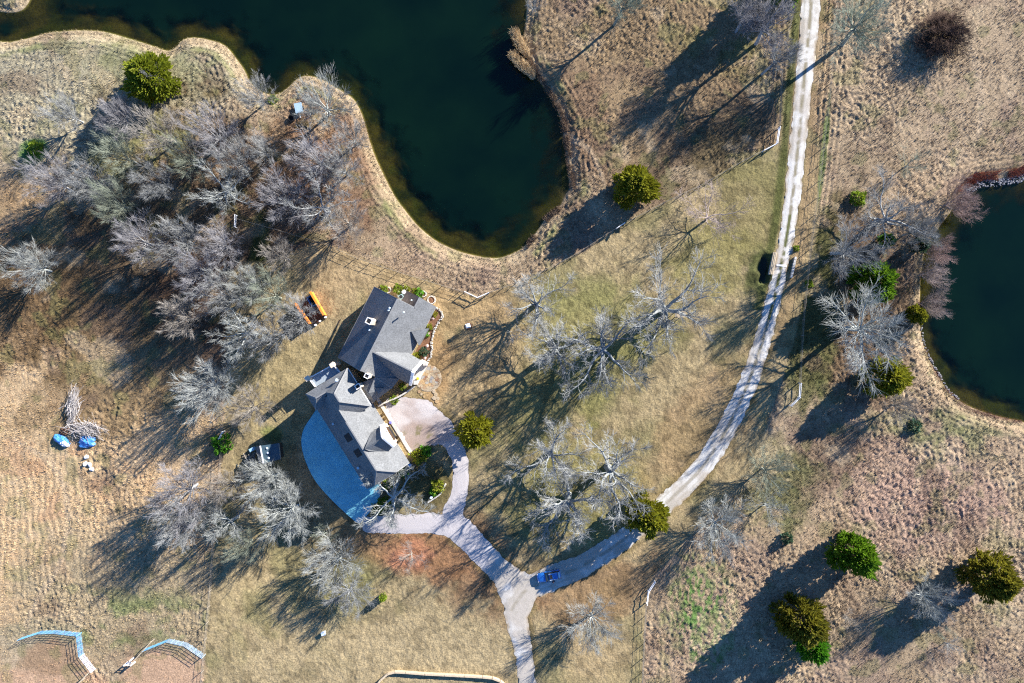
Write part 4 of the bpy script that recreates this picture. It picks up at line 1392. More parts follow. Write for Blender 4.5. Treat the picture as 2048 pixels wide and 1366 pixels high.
GW1 = "bare trees in the wood west of the pond"
GW2 = "bare trees in the wood north-west of the house"
wood = [
 (297, 147, 24, 9.5, 'sparse', 'grey', "thin pale tree growing in the cedar on the pond bank", None),
 (130, 226, 38, 9, 'fine', 'grey', "faint wispy bare tree, farthest out in the pasture below the cedar", GW1),
 (228, 228, 42, 10, 'fine', 'lilac', "grey bare tree casting a solid shadow just below the pond cedar", GW1),
 (320, 265, 52, 11, 'fine', 'tan', "broad faint tan bare tree between pond cedar and wood", GW1),
 (236, 308, 46, 10, 'fine', 'green', "greenish bare tree on the grass edge north of the wood", GW1),
 (420, 262, 56, 11, 'fine', 'lilac', "broad lilac-grey bare tree at the wood's edge facing the pond notch", GW1),
 (100, 366, 50, 11, 'fine', 'lilac', "westernmost grey bare tree of the upper wood", GW1),
 (166, 366, 48, 11, 'fine', 'grey', "grey bare tree second from the wood's west end", GW1),
 (312, 362, 42, 11, 'fine', 'grey', "compact bare tree in the middle of the upper wood", GW1),
 (440, 376, 52, 12, 'oak', 'pale', "white limbed bare tree beside the white fence brace in the wood", GW1),
 (222, 402, 44, 11, 'fine', 'green', "grey-green bare tree south of the pair at the wood's west end", GW1),
 (506, 190, 38, 9, 'fine', 'grey', "bare tree at the head of the small pond inlet", GW1),
 (640, 205, 60, 11, 'fine', 'pale', "big pale bare tree on the point beside the round fire pit", GW1),
 (705, 273, 36, 8, 'fine', 'grey', "slim bare tree nearest the pond's steep shore", GW1),
 (625, 322, 60, 11, 'fine', 'lilac', "broad lilac bare tree on the brown litter above the pond bank", GW1),
 (680, 333, 42, 10, 'fine', 'grey', "bare tree with yellow mistletoe specks near the pond bank", GW1),
 (556, 390, 56, 11, 'fine', 'lilac', "bushy lilac bare tree south-west of the pond point", GW1),
 (638, 410, 60, 11, 'oak', 'grey', "wide bare tree with light forked limbs above the lawn fence", GW1),
 (690, 440, 44, 9, 'fine', 'tan', "tan bare tree at the bank where lawn fence begins", GW1),
 (517, 298, 34, 9, 'fine', 'grey', "small grey bare tree in the gap between pond inlet and wood", GW1),
 (370, 310, 46, 10, 'fine', 'green', "soft greenish bare tree between the two northern clumps", GW1),
 (470, 320, 44, 11, 'fine', 'grey', "bare tree behind the white limbed one in the wood", GW1),
 (267, 480, 52, 11, 'fine', 'lilac', "westernmost large bare tree of the lower wood", GW2),
 (350, 484, 52, 11, 'fine', 'grey', "dense grey bare tree in the lower wood's northern row", GW2),
 (433, 490, 46, 11, 'fine', 'lilac', "bare tree beside the dark green gap in the wood", GW2),
 (394, 545, 52, 11, 'fine', 'lilac', "dense lilac bare tree in the lower wood's centre", GW2),
 (440, 594, 52, 11, 'fine', 'grey', "grey bare tree deep in the lower wood", GW2),
 (496, 572, 44, 11, 'fine', 'pale', "pale bare tree between wood centre and mown lawn", GW2),
 (357, 636, 44, 10, 'fine', 'tan', "small tan bare tree alone on the wood's south-west edge", GW2),
 (484, 668, 54, 12, 'oak', 'pale', "bare tree with thick white limbs at the wood's south edge", GW2),
 (60, 536, 52, 10, 'fine', 'pale', "solitary white bare tree leaning over dark brush in the west field", None),
 (562, 513, 36, 8, 'fine', 'tan', "round tan bare tree at the lawn's north-west corner", GW2),
 (538, 592, 48, 11, 'fine', 'green', "grey-green bare tree north-west of the orange wooden pen", GW2),
 (586, 634, 46, 10, 'fine', 'grey', "bare tree spreading over the orange wooden pen", GW2),
 (532, 678, 48, 11, 'fine', 'grey', "bare tree south of the one over the orange pen", GW2),
 (410, 778, 62, 11, 'fine', 'pale', "isolated large bare tree west of the lawn fence brace", None),
 (490, 822, 48, 9, 'fine', 'tan', "faint tan bare tree on the lawn west of the garage", None),
 (358, 985, 70, 12, 'fine', 'lilac', "huge grey bare tree farthest west of the southern clump", "bare trees south-west of the garage"),
 (362, 1050, 50, 11, 'fine', 'grey', "bare tree below the huge grey one of the southern clump", "bare trees south-west of the garage"),
 (452, 972, 42, 9, 'fine', 'tan', "faint tan bare tree in the southern clump, next to the dark shed", "bare trees south-west of the garage"),
 (447, 1052, 48, 10, 'oak', 'pale', "forked white bare tree on the fence line of the southern clump", "bare trees south-west of the garage"),
 (534, 960, 50, 10, 'fine', 'pale', "pale bare tree right below the dark shed", "bare trees south-west of the garage"),
 (570, 1030, 66, 11, 'fine', 'pale', "bright broad bare tree in the house shadow below the shed", "bare trees south-west of the garage"),
 (665, 1136, 58, 9, 'fine', 'pale', "bright bare tree in the south lawn, upper of two neighbours", "pair of bare trees in the south lawn"),
 (690, 1196, 50, 7.5, 'fine', 'grey', "smaller greyish bare tree in the south lawn, lower of two neighbours", "pair of bare trees in the south lawn"),
 (480, 1098, 36, 8, 'fine', 'green', "thin greenish bare tree by the west lawn fence", None),
 (640, 1078, 28, 5, 'sparse', 'green', "thin green-grey sapling near the tip of the house shadow", None),
 (820, 1114, 30, 4.0, 'sparse', 'tan', "small bare tree standing in its own fallen orange leaves", None),
 (1190, 1246, 56, 8, 'fine', 'pale', "round bare tree in the lawn south of the road fork", None),
 (1437, 1054, 60, 9, 'fine', 'pale', "round grey bare tree on the field side of the drive below the bend", None),
 (1543, 945, 50, 8, 'fine', 'green', "upper of two pale thin trees beside the drive bend", "pale thin trees beside the drive"),
 (1545, 1018, 42, 7, 'sparse', 'pale', "lower of two pale thin trees beside the drive bend", "pale thin trees beside the drive"),
 (1866, 1206, 46, 9, 'fine', 'pale', "white bare tree standing in a cedar's shadow in the east field", None),
 (1882, 1256, 26, 6, 'sparse', 'green', "small greenish bare tree just below the white one in the east field", None),
 (1905, 1296, 26, 4, 'sparse', 'grey', "faint low sapling lowest in the east field", None),
 (1700, 1238, 20, 4, 'sparse', 'tan', "tiny faint sapling between the field cedars", None),
 (1809, 813, 36, 7, 'fine', 'tan', "small tan bare tree below the olive cedar near the second pond", None),
 (1743, 655, 94, 15, 'tall', 'pale', "large silvery spreading tree with yellow mistletoe by the second pond", None),
 (1703, 495, 60, 13, 'tall', 'grey', "grey bare tree beside the road bridge, west of the second pond", "bare trees around the second pond"),
 (1792, 432, 74, 12, 'oak', 'grey', "wide bare tree with pale fork north-west of the second pond", "bare trees around the second pond"),
 (1842, 462, 40, 10, 'fine', 'grey', "grey bare tree behind the red twigged shore trees", "bare trees around the second pond"),
 (1922, 402, 46, 7, 'shrub', 'red', "largest red twigged tree, northernmost on the second pond's shore", "red twigged trees overhanging the second pond"),
 (1878, 500, 27, 6, 'shrub', 'red', "red twigged tree by the small blue-green cedar on the pond shore", "red twigged trees overhanging the second pond"),
 (1868, 546, 32, 6, 'shrub', 'pink', "double fan of pinkish twigs in the middle of the pond shore", "red twigged trees overhanging the second pond"),
 (1868, 606, 30, 6, 'shrub', 'pink', "southernmost pinkish twigged tree over the second pond", "red twigged trees overhanging the second pond"),
 (1728, 50, 78, 14, 'tall', 'green', "huge dim grey-green bare tree east of the road's top end", None),
 (1545, 48, 62, 14, 'tall', 'lilac', "lilac-grey bare tree west of the road's top end", "bare trees west of the road's top end"),
 (1500, 25, 44, 13, 'tall', 'lilac', "outer bare tree beside the solid conifer shadow", "bare trees west of the road's top end"),
 (1552, 118, 44, 12, 'tall', 'grey', "forked bare tree closest to the road's west verge", "bare trees west of the road's top end"),
 (1895, 66, 50, 4.5, 'thicket', 'dark', "dense dark brown thicket shrub in the upper east field", None),
 (1240, 14, 46, 12, 'tall', 'green', "pale greenish bare tree at the north field's top edge", None),
 (1066, 4, 22, 6, 'sparse', 'grey', "small bare tree at the pond's north-east corner", None),
 (1430, 428, 70, 9, 'sparse', 'pink', "sparse pinkish tree with a long twin shadow near the north lawn fence", None),
 (1828, 326, 34, 6, 'sparse', 'green', "thin tree with yellow lichen in the east field above the pond wood", None),
 (1345, 615, 108, 15, 'oak', 'oak', "largest spreading oak on the lawn, with the tan platform", "old oaks on the lawn"),
 (1075, 605, 66, 11, 'oak', 'oak', "small westernmost oak on the upper lawn", "old oaks on the lawn"),
 (1120, 700, 82, 13, 'oak', 'oak', "oak with forked white limbs and paired trunk shadow, left of the central oak", "old oaks on the lawn"),
 (1212, 700, 98, 14, 'oak', 'oak', "central lawn oak, between the forked oak and the largest one", "old oaks on the lawn"),
 (1228, 950, 94, 14, 'oak', 'oak', "easternmost oak of the lower lawn group", "old oaks on the lawn"),
 (1105, 918, 76, 13, 'oak', 'oak', "dense topped oak of the lower lawn group, nearest the spiky cedar", "old oaks on the lawn"),
 (1145, 1010, 92, 14, 'oak', 'oak', "southernmost old oak of the lawn, above the parked car", "old oaks on the lawn"),
 (782, 1000, 72, 9, 'oak', 'pale', "ornamental tree with tan twin limbs in the bed below the garage end", None),
]
for tdef in wood:
    bare(*tdef, lean=0.75 if 'red twigged' in (tdef[7] or '') else 0.0)

# ---- cedars
def make_cedar(seed, n=5200, spiky=False):
    r = np.random.RandomState(seed)
    nc = 62
    per = n // nc
    cz = np.clip(0.05 + 0.93 * ((np.arange(nc) + r.rand(nc)) / nc) ** 0.85, 0, 1)
    caz = 2.39996 * np.arange(nc) + r.uniform(-0.5, 0.5, nc)
    prof = np.sin(np.clip(np.pi * (cz * 0.86 + 0.14) ** 0.85, 0, np.pi)) ** 0.62
    crad = 3.75 * prof * r.uniform(0.50, 1.12, nc)
    cen = np.stack([crad * np.cos(caz), crad * np.sin(caz), cz * 9.3], 1)
    siz = r.uniform(0.55, 1.15, nc) * (0.75 + 0.4 * prof)
    k = np.repeat(np.arange(nc), per); n = len(k)
    d = r.normal(0, 1, (n, 3)); d /= np.linalg.norm(d, axis=1, keepdims=True)
    p = cen[k] + d * (siz[k] * r.rand(n) ** 0.5)[:, None] * np.array([1.0, 1.0, 1.15])
    outw = np.stack([np.cos(caz), np.sin(caz), 0.35 + 0.9 * cz], 1)[k]
    o = outw * 0.9 + d * 0.8 + r.normal(0, 0.25, (n, 3))
    o /= np.linalg.norm(o, axis=1, keepdims=True)
    L = r.uniform(0.40, 0.95, n) * np.where(r.rand(n) < 0.08, 1.6, 1.0) * (1.3 if spiky else 0.9)
    w = L * r.uniform(0.15, 0.26, n) * (0.8 if spiky else 1.1)
    up = np.array([[0.0, 0, 1.0]])
    s1 = np.cross(o, up); s1 /= np.linalg.norm(s1, axis=1, keepdims=True) + 1e-6
    s2 = np.cross(o, s1)
    tip = p + o * L[:, None]
    V = []
    for s in (s1, s2):
        q = p + o * (L * 0.4)[:, None]
        V.append(np.stack([p - o * 0.1, q + s * w[:, None], tip, q - s * w[:, None]], 1))
    V = np.concatenate(V, 0)
    me = mesh_np("cedar_crown", V.reshape(-1, 3), np.arange(V.shape[0] * 4).reshape(-1, 4))
    me.materials.append(M['needle'])
    segs = [(0, 0, -0.4, 0, 0, 4.5, 0.26, 0.17), (0, 0, 4.5, 0, 0, 9, 0.17, 0.03)]
    rr = random.Random(seed)
    for k in range(16):
        a = rr.uniform(0, 6.28); zz = rr.uniform(1.0, 8); l = 2.6 * math.sin(min(1, (9.6 - zz) / 6) * 1.57)
        segs.append((0, 0, zz, l * math.cos(a), l * math.sin(a), zz + l * 0.35, 0.06, 0.02))
    v, f = seg_mesh(segs, 6)
    mt = mesh_np("cedar_trunk", v, f, True)
    mt.materials.append(M['bark'])
    return mt, me


CED = [make_cedar(41), make_cedar(42), make_cedar(43), make_cedar(44, 3000, True)]
CC = {'green': (0.13, 0.23, 0.015), 'olive': (0.25, 0.25, 0.022), 'yellow': (0.22, 0.25, 0.02), 'brown': (0.19, 0.175, 0.02), 'bright': (0.10, 0.27, 0.018), 'blue': (0.05, 0.10, 0.055), 'lime': (0.17, 0.24, 0.015)}


def cedar(px, py, R, h, col, label, group=None, var=0, name="cedar_tree", cat="tree", frac=0.5):
    x, y, _ = W(px, py, frac * h)
    root = empty(name, (x, y, gz(x, y)), (px * 37 % 628) / 100)
    s = R * 0.1 * (1 - frac * h / CH) / 4.75
    root.scale = (s * (0.92 + (px * 7 % 17) / 100), s * (0.92 + (py * 5 % 17) / 100), h / 10)
    tag(root, label, cat, group)
    mt, me = CED[var % 4]
    a = link("trunk", mt, None, root); a.color = (0.20, 0.14, 0.10, 1)
    b = link("crown", me, None, root); b.color = (*CC[col], 1)
    return root


GC = "evergreen cedars"
cedar(297, 152, 54, 8.5, 'yellow', "yellow-green cedar on the pond bank with a bare tree in it", GC, 0)
cedar(1272, 371, 47, 8.5, 'olive', "round olive cedar by the fence between pond and north lawn", GC, 1)
cedar(1748, 563, 46, 9, 'green', "dense green cedar above the silvery tree at the second pond", GC, 2)
cedar(1775, 754, 42, 8, 'olive', "olive cedar just below the silvery tree at the second pond", GC, 0)
cedar(1293, 1033, 45, 10.5, 'olive', "olive cedar overhanging the gravel drive near the blue car", GC, 2)
cedar(950, 864, 38, 13.5, 'olive', "spiky cedar beside the loop of the gravel drive", GC, 3)
cedar(1712, 1112, 49, 10.5, 'green', "rich green cedar with long shadow, highest in the south-east field", GC, 1)
cedar(1987, 1157, 53, 10.5, 'brown', "large cedar nearest the east edge of the field", GC, 0)
cedar(1607, 1243, 50, 11, 'brown', "brown-olive cedar touching a smaller bright one", GC, 2)
cedar(1628, 1297, 32, 7, 'bright', "small bright green cedar tucked under the brown-olive one", GC, 3)
cedar(1838, 630, 20, 4, 'olive', "small olive cedar on the shore beside the silvery tree", GC, 1)
cedar(1775, 481, 15, 4, 'bright', "small green cedar half hidden among the pond-side trees", GC, 2)
cedar(1842, 489, 16, 4, 'blue', "small blue-green cedar on the second pond's shore", GC, 3)
cedar(1588, -52, 52, 12, 'green', "tall cedar beyond the road's top end casting a solid shadow", GC, 1)

# ---- leafy shrubs
def make_shrub(seed, n=420):
    r = np.random.RandomState(seed)
    o = r.normal(0, 1, (n, 3)); o[:, 2] = np.abs(o[:, 2]); o /= np.linalg.norm(o, axis=1, keepdims=True)
    az = np.arctan2(o[:, 1], o[:, 0])
    rad = (0.62 + 0.38 * r.rand(n)) * (1 + 0.16 * np.sin(az * 4 + seed) + 0.1 * np.sin(az * 7))
    p = o * rad[:, None]
    p[:, 2] = p[:, 2] * 0.95 + 0.05
    d = o + r.normal(0, 0.6, (n, 3)); d /= np.linalg.norm(d, axis=1, keepdims=True)
    s = np.cross(d, r.normal(0, 1, (n, 3))); s /= np.linalg.norm(s, axis=1, keepdims=True)
    L = r.uniform(0.16, 0.34, n)[:, None]
    V = np.stack([p, p + d * L * 0.5 + s * L * 0.45, p + d * L, p + d * L * 0.5 - s * L * 0.45], 1)
    me = mesh_np("shrub_leaves", V.reshape(-1, 3), np.arange(n * 4).reshape(-1, 4))
    me.materials.append(M['leaf'])
    segs = []
    rr = random.Random(seed)
    for k in range(9):
        a = rr.uniform(0, 6.28); b = rr.uniform(0.2, 1.1)
        segs.append((0, 0, -0.1, 0.75 * math.cos(a) * math.sin(b), 0.75 * math.sin(a) * math.sin(b), 0.8 * math.cos(b), 0.03, 0.01))
    v, f = seg_mesh(segs, 4)
    ms = mesh_np("shrub_stems", v, f)
    ms.materials.append(M['bark'])
    return ms, me


SHR = [make_shrub(51), make_shrub(52), make_shrub(53)]


def shrub(px, py, R, h, col, label, group=None, var=0, z=None):
    x, y, _ = W(px, py, 0)
    zz = gz(x, y) if z is None else z
    root = empty("shrub", (x, y, zz), (px * 53 % 628) / 100)
    root.scale = (R * 0.1, R * 0.1, h)
    tag(root, label, "shrub", group)
    a = link("stems", SHR[var % 3][0], None, root); a.color = (0.18, 0.13, 0.09, 1)
    b = link("foliage", SHR[var % 3][1], None, root); b.color = (*CC[col], 1)


GB_ = "shrubs in the beds around the house"
shrub(769, 1006, 13, 1.5, 'lime', "bright yellow-green shrub, larger of two under the ornamental tree", GB_, 0)
shrub(754, 1017, 10, 1.2, 'lime', "bright yellow-green shrub, smaller of two under the ornamental tree", GB_, 1)
shrub(876, 972, 13, 1.3, 'yellow', "yellow rounded shrub at the bed's corner against the gravel loop", GB_, 2)
shrub(868, 982, 9, 1.0, 'bright', "dark green shrub beside the yellow corner shrub", GB_, 0)
shrub(838, 912, 15, 1.4, 'yellow', "straggly yellowish shrub at the east corner of the garage", GB_, 1)
shrub(852, 902, 11, 1.2, 'bright', "green shrub next to the straggly yellowish one by the garage corner", GB_, 2)
shrub(808, 944, 9, 1.0, 'bright', "green shrub against the garage end wall, nearer the corner", GB_, 0)
shrub(778, 968, 10, 1.0, 'lime', "green shrub against the garage end wall, nearer the ornamental tree", GB_, 1)
shrub(769, 579, 8, 1.2, 'lime', "lime shrub at the north corner of the main roof", GB_, 2)
shrub(797, 579, 10, 1.0, 'lime', "light green spreading plant north of the house", GB_, 0)
shrub(812, 579, 8, 0.8, 'yellow', "yellowish plant north of the house beside the brown roof", GB_, 1)
shrub(839, 587, 9, 1.3, 'bright', "glossy green shrub by the white stone ring off the brown roof", GB_, 2)
shrub(830, 582, 6, 0.6, 'yellow', "small yellow plant between the brown roof and the glossy shrub", GB_, 0)
shrub(852, 668, 7, 0.9, 'bright', "green plant in the flower bed below the triangular bay", GB_, 1)
shrub(848, 704, 9, 1.0, 'blue', "blue-green plant in the flower bed near the porch gable", GB_, 2)
shrub(834, 711, 7, 0.8, 'yellow', "yellow plant in the flower bed against the porch gable", GB_, 0)
shrub(858, 654, 7, 0.8, 'yellow', "yellow plant at the flower bed's narrow middle", GB_, 1)
shrub(869, 628, 6, 0.6, 'olive', "olive plant in the flower bed's wide north end", GB_, 2)
shrub(805, 773, 7, 1.1, 'lime', "lime shrub in the dark courtyard beside the porch", GB_, 0)
shrub(788, 800, 9, 0.7, 'lime', "lime ground plant on the strip below the courtyard", GB_, 1)
shrub(767, 1193, 7, 2.2, 'lime', "small lime bush alone in the south lawn", None, 2)
shrub(446, 887, 19, 1.8, 'bright', "round green shrub on the west lawn fence line", None, 0)
shrub(72, 298, 15, 0.9, 'lime', "bright green bush in the pasture left of the upper wood", None, 1)
shrub(1714, 398, 15, 1.5, 'lime', "light green bush in the east field near the pond wood", None, 2)
shrub(1828, 852, 13, 1.2, 'blue', "dull green bush below the small tan tree near the second pond", None, 0)
shrub(1572, 1075, 11, 1.8, 'blue', "dark bluish bush alone in the east field below the drive", None, 1)
shrub(1617, 568, 8, 0.8, 'lime', "lime weed clump on the verge below the road bridge", None, 2)
shrub(1592, 497, 6, 0.7, 'lime', "lime weed clump on the verge above the stone parapet", None, 0)
shrub(545, 200, 10, 0.8, 'lime', "fresh green bush at the tip of the small pond inlet", None, 1)
shrub(990, 1110, 0.1, 0.1, 'lime', None) if False else None

# ------------------------------------------------------------------ fences
def unit_mesh(name, mb, mat):
    me = bpy.data.meshes.new(name)
    me.from_pydata(mb.v, [], mb.f)
    me.update()
    me.materials.append(mat)
    return me


POST = unit_mesh("post", MB().tube((0, 0, -0.4), (0, 0, 1.35), 0.075, 0.065, 7), M['post'])
WPOST = unit_mesh("post", MB().tube((0, 0, -0.4), (0, 0, 1.5), 0.085, 0.085, 8), M['white'])


def walk(pts, step):
    out = [pts[0].copy()]
    acc = 0.0
    for a, b in zip(pts[:-1], pts[1:]):
        L = (b - a).length
        n = max(1, round(L / step))
        for k in range(1, n + 1):
            out.append(a.lerp(b, k / n))
    return out


def fence(px_pts, label, step=3.2, heights=(0.35, 0.75, 1.15), r=0.018, top=0.032, mat='post', post=None, group="wire fences round the lawn and fields"):
    raw = [Vector(W(*p)[:2] + (0,)) for p in px_pts]
    pts = walk(raw, step)
    for p in pts: p.z = gz(p.x, p.y)
    root = empty("wire_fence", pts[0])
    tag(root, label, "fence", group)
    for p in pts:
        o = link("post", post or POST, None, root, p - pts[0])
    for k, h in enumerate(heights):
        m = MB()
        rr = top if k == len(heights) - 1 else r
        for a, b in zip(pts[:-1], pts[1:]):
            m.tube(a + Vector((0, 0, h)), b + Vector((0, 0, h)), rr, n=4, caps=False)
        part("wire" if k < len(heights) - 1 else "top_rail", m, M[mat], root)
    return root


def brace(px_pts, label, h=1.35):
    """white pipe end brace: posts with two rails"""
    pts = [Vector(W(*p)[:2] + (0,)) for p in px_pts]
    for p in pts: p.z = gz(p.x, p.y)
    root = empty("fence_brace", pts[0])
    tag(root, label, "fence brace", "white pipe braces at the fence corners")
    for p in pts:
        link("post", WPOST, None, root, p - pts[0])
    for a, b in zip(pts[:-1], pts[1:]):
        for hh in (h, 0.7):
            m = MB(); m.tube(a + Vector((0, 0, hh)), b + Vector((0, 0, hh)), 0.075, n=7)
            part("rail", m, M['white'], root)


fence([(480, 440), (560, 462), (648, 488), (712, 516), (770, 536), (850, 561), (920, 582), (955, 596)], "wire fence along the lawn from the wood to the white corner north of the house")
fence([(955, 596), (980, 585), (1060, 556), (1150, 510), (1240, 452), (1330, 405), (1400, 372), (1480, 326), (1530, 300), (1552, 288), (1556, 258), (1562, 120), (1592, -10)], "long wire fence from the white corner past the olive cedar to the road's top")
fence([(447, 826), (446, 890), (437, 1000), (428, 1080), (422, 1180), (414, 1275), (405, 1372)], "wire fence on the lawn's west side down to the corral")
fence([(1291, 1205), (1288, 1260), (1283, 1372)], "short wire fence beside the bright green field patch")
fence([(1597, 765), (1604, 640), (1618, 500), (1640, 330), (1655, 200), (1672, -10)], "wire fence on the field side of the upper road", heights=(0.35, 0.75, 1.1))
brace([(930, 584), (955, 596), (978, 586)], "white corner brace of the lawn fence north-east of the house")
brace([(1232, 458), (1247, 448)], "white brace of the lawn fence below the olive cedar")
brace([(1524, 304), (1550, 290), (1555, 258)], "white bent brace where the lawn fence reaches the upper road")
brace([(474, 456), (475, 432)], "white brace at the foot of the white limbed tree in the wood")
brace([(443, 876), (450, 862)], "white brace on the west lawn fence above the round green shrub")
brace([(1292, 1205), (1295, 1180), (1308, 1160)], "white bent brace beside the bright green field patch")
brace([(1578, 811), (1595, 794), (1597, 766)], "white bent brace below the big silvery tree, east of the drive")

# ------------------------------------------------------------------ corral panels
def corral(root_name, origin, label, panels):
    root = empty(root_name, Vector(W(*origin)[:2] + (0,)))
    tag(root, label, "corral", "steel panel corrals in the south-west corner")
    for p, q, col in panels:
        a = Vector(W(*p)[:2] + (0,)); b = Vector(W(*q)[:2] + (0,))
        pan = empty("corral_panel", a - root.location)
        pan.parent = root
        d = (b - a); L = d.length
        for h in (0.25, 0.53, 0.81, 1.09, 1.37, 1.68):
            m = MB(); m.tube(Vector((0, 0, h)), d + Vector((0, 0, h)), 0.033, n=6)
            o = m.build("rail", M['obj_paint'], pan); o.color = (*col, 1)
        n = 4 if L > 3 else 2
        for k in range(n + 1):
            c = d * (k / n)
            m = MB(); m.tube(c + Vector((0, 0, -0.1)), c + Vector((0, 0, 1.72)), 0.04, n=6)
            o = m.build("upright", M['obj_paint'], pan); o.color = (*col, 1)


BLU = (0.14, 0.36, 0.58); WHT = (0.62, 0.58, 0.66); GRY = (0.30, 0.44, 0.56)
corral("round_pen", (46, 1274), "blue panelled pen with one white end panel, furthest into the south-west corner", [
    ((46, 1274), (86, 1261), BLU), ((86, 1261), (118, 1260), BLU), ((118, 1260), (163, 1265), BLU), ((163, 1266), (168, 1306), BLU), ((169, 1307), (192, 1337), WHT)])
corral("corral_fence", (293, 1296), "grey-blue curved panel corral ending at the west lawn fence", [
    ((293, 1296), (340, 1277), BLU), ((340, 1277), (376, 1285), GRY), ((376, 1285), (411, 1309), GRY)])


def timber_rail(p, q, z, label, w=0.16):
    a = Vector(W(*p)[:2] + (0,)); b = Vector(W(*q)[:2] + (0,))
    root = empty("timber_rail", a)
    tag(root, label, "rail", "timber rails of the corral")
    m = MB(); m.beam(a + Vector((0, 0, z)), b + Vector((0, 0, z)), w, 0.18)
    part("beam", m, M['timber'], root)
    for t in (0.02, 0.5, 0.98):
        c = a.lerp(b, t)
        m = MB(); m.tube(c + Vector((0, 0, -0.2)), c + Vector((0, 0, z - 0.09)), 0.09, n=7)
        part("post", m, M['post'], root)


timber_rail((310, 1277), (268, 1324), 1.5, "long tan timber rail slanting across the corral opening")
timber_rail((155, 1372), (184, 1341), 1.5, "dark ended timber rail below the white corral panel", 0.2)
# white gate ends beside the timber rail
gate = empty("corral_gate", WV(262, 1324))
tag(gate, "short white pipe gate at the foot of the slanting timber rail", "gate")
ga, gb = WV(256, 1324), WV(270, 1324)
for h in (0.3, 0.7, 1.1, 1.4):
    m = MB(); m.tube(ga + Vector((0, 0, h)), gb + Vector((0, 0, h)), 0.06, n=6); part("rail", m, M['white'], gate)
for c in (ga, gb, WV(268, 1315)):
    m = MB(); m.tube(c + Vector((0, 0, -0.1)), c + Vector((0, 0, 1.6)), 0.12, n=8); part("post", m, M['white'], gate)

# ------------------------------------------------------------------ timber edging at the bottom
edge_px = [(752, 1372), (762, 1358), (776, 1346), (790, 1342), (812, 1343), (850, 1346), (890, 1348), (930, 1350), (965, 1352), (985, 1354), (1000, 1360), (1012, 1370)]
root = empty("timber_border", WV(*edge_px[0]))
tag(root, "low curved border wall of tan timbers at the photo's bottom edge of the lawn", "border wall")
EP = [WV(*p) for p in edge_px]
for i, (a, b) in enumerate(zip(EP[:-1], EP[1:])):
    for z_, w_ in ((0.18, 0.42), (0.5, 0.34)):
        m = MB()
        d = (b - a).normalized() * 0.03
        m.beam(a + d + Vector((0, 0, z_)), b - d + Vector((0, 0, z_ + rnd.uniform(-.01, .01))), w_, 0.32)
        part("timber", m, M['timber'], root)

# ------------------------------------------------------------------ culvert at the road
cv = empty("culvert_headwall", WV(1545, 528))
tag(cv, "tan timber headwall beside the dark shade sheet at the road culvert", "headwall")
a, b = WV(1549, 505), WV(1541, 549)
for k, (o, z_) in enumerate(((0.0, 0.30), (0.24, 0.34), (-0.24, 0.22))):
    m = MB(); s = Vector((0.98, -0.18, 0)) * o
    m.beam(a + s + Vector((0, 0, z_)), b + s + Vector((0, 0, z_)), 0.22, 0.4)
    part("timber", m, M['timber'], cv)
m = MB(); m.beam(a + Vector((-0.2, 0, -0.6)), b + Vector((-0.2, 0, -0.6)), 0.3, 1.5)
part("wall", m, M['stone'], cv)
pw = empty("stone_parapet", WV(1585, 535))
tag(pw, "grey stone parapet on the east side of the road culvert", "parapet")
a, b = WV(1590, 514), WV(1581, 556)
for k in range(7):
    p = a.lerp(b, (k + 0.04) / 7); q = a.lerp(b, (k + 0.94) / 7)
    m = MB(); m.beam(p + Vector((0, 0, 0.2)), q + Vector((0, 0, 0.2 + rnd.uniform(-.03, .03))), 0.42 + rnd.uniform(-.04, .04), 0.6)
    part("stone", m, M['stone'], pw)
js = MB(); a, b = WV(1553, 530, 0.10), WV(1573, 532, 0.10)
js.beam(a, b, 0.35, 0.06)
o = js.build("culvert_strip", M['white']); tag(o, "white concrete strip across the road over the culvert", "concrete strip")

# ------------------------------------------------------------------ orange pen
pen = empty("wooden_pen", WV(625, 617))
tag(pen, "open pen with two orange stained plank walls and a dark floor, half under bare trees", "pen")
a0, a1 = WV(626.5, 585), WV(653.5, 631); b0, b1 = WV(596.5, 607.5), WV(626, 648)
for nm, p, q in (("plank_wall", a0, a1), ("plank_wall", b0, b1)):
    m = MB()
    for z_ in (0.3, 0.85, 1.4, 1.9):
        m.beam(p + Vector((0, 0, z_)), q + Vector((0, 0, z_)), 0.14, 0.5)
    w = part(nm, m, M['orange'], pen)
    m = MB(); m.beam(p + Vector((0, 0, 2.2)), q + Vector((0, 0, 2.2)), 0.42, 0.08); part("cap_plank", m, M['orange'], pen)
m = MB()
m.slab([tuple(a0.xy) + (0.10,), tuple(a1.xy) + (0.10,), tuple(b1.xy) + (0.10,), tuple(b0.xy) + (0.10,)], 0.3)
part("floor", m, M['brown_wood'], pen)
for p, q in ((a0, b0), (a1, b1)):
    m = MB(); m.beam(p + Vector((0, 0, 0.6)), q + Vector((0, 0, 0.6)), 0.12, 0.22); m.beam(p + Vector((0, 0, 1.5)), q + Vector((0, 0, 1.5)), 0.08, 0.10)
    part("cross_rail", m, M['brown_wood'], pen)
bt = empty("blue_bin", WV(628, 603, 0.1))
tag(bt, "open blue bin inside the orange pen", "bin")
c0 = WV(628, 602, 0.1); ang = math.atan2(-(46), 27)
for (dx, dy, lx, ly) in ((0, 0.62, 2.1, 0.1), (0, -0.62, 2.1, 0.1), (1.0, 0, 0.1, 1.14), (-1.0, 0, 0.1, 1.14)):
    ca, sa = math.cos(ang), math.sin(ang)
    m = MB(); m.box((c0.x + dx * ca - dy * sa, c0.y + dx * sa + dy * ca, 0.85), (lx, ly, 1.4), ang)
    o = part("side", m, M['obj_paint'], bt); o.color = (0.03, 0.22, 0.52, 1)
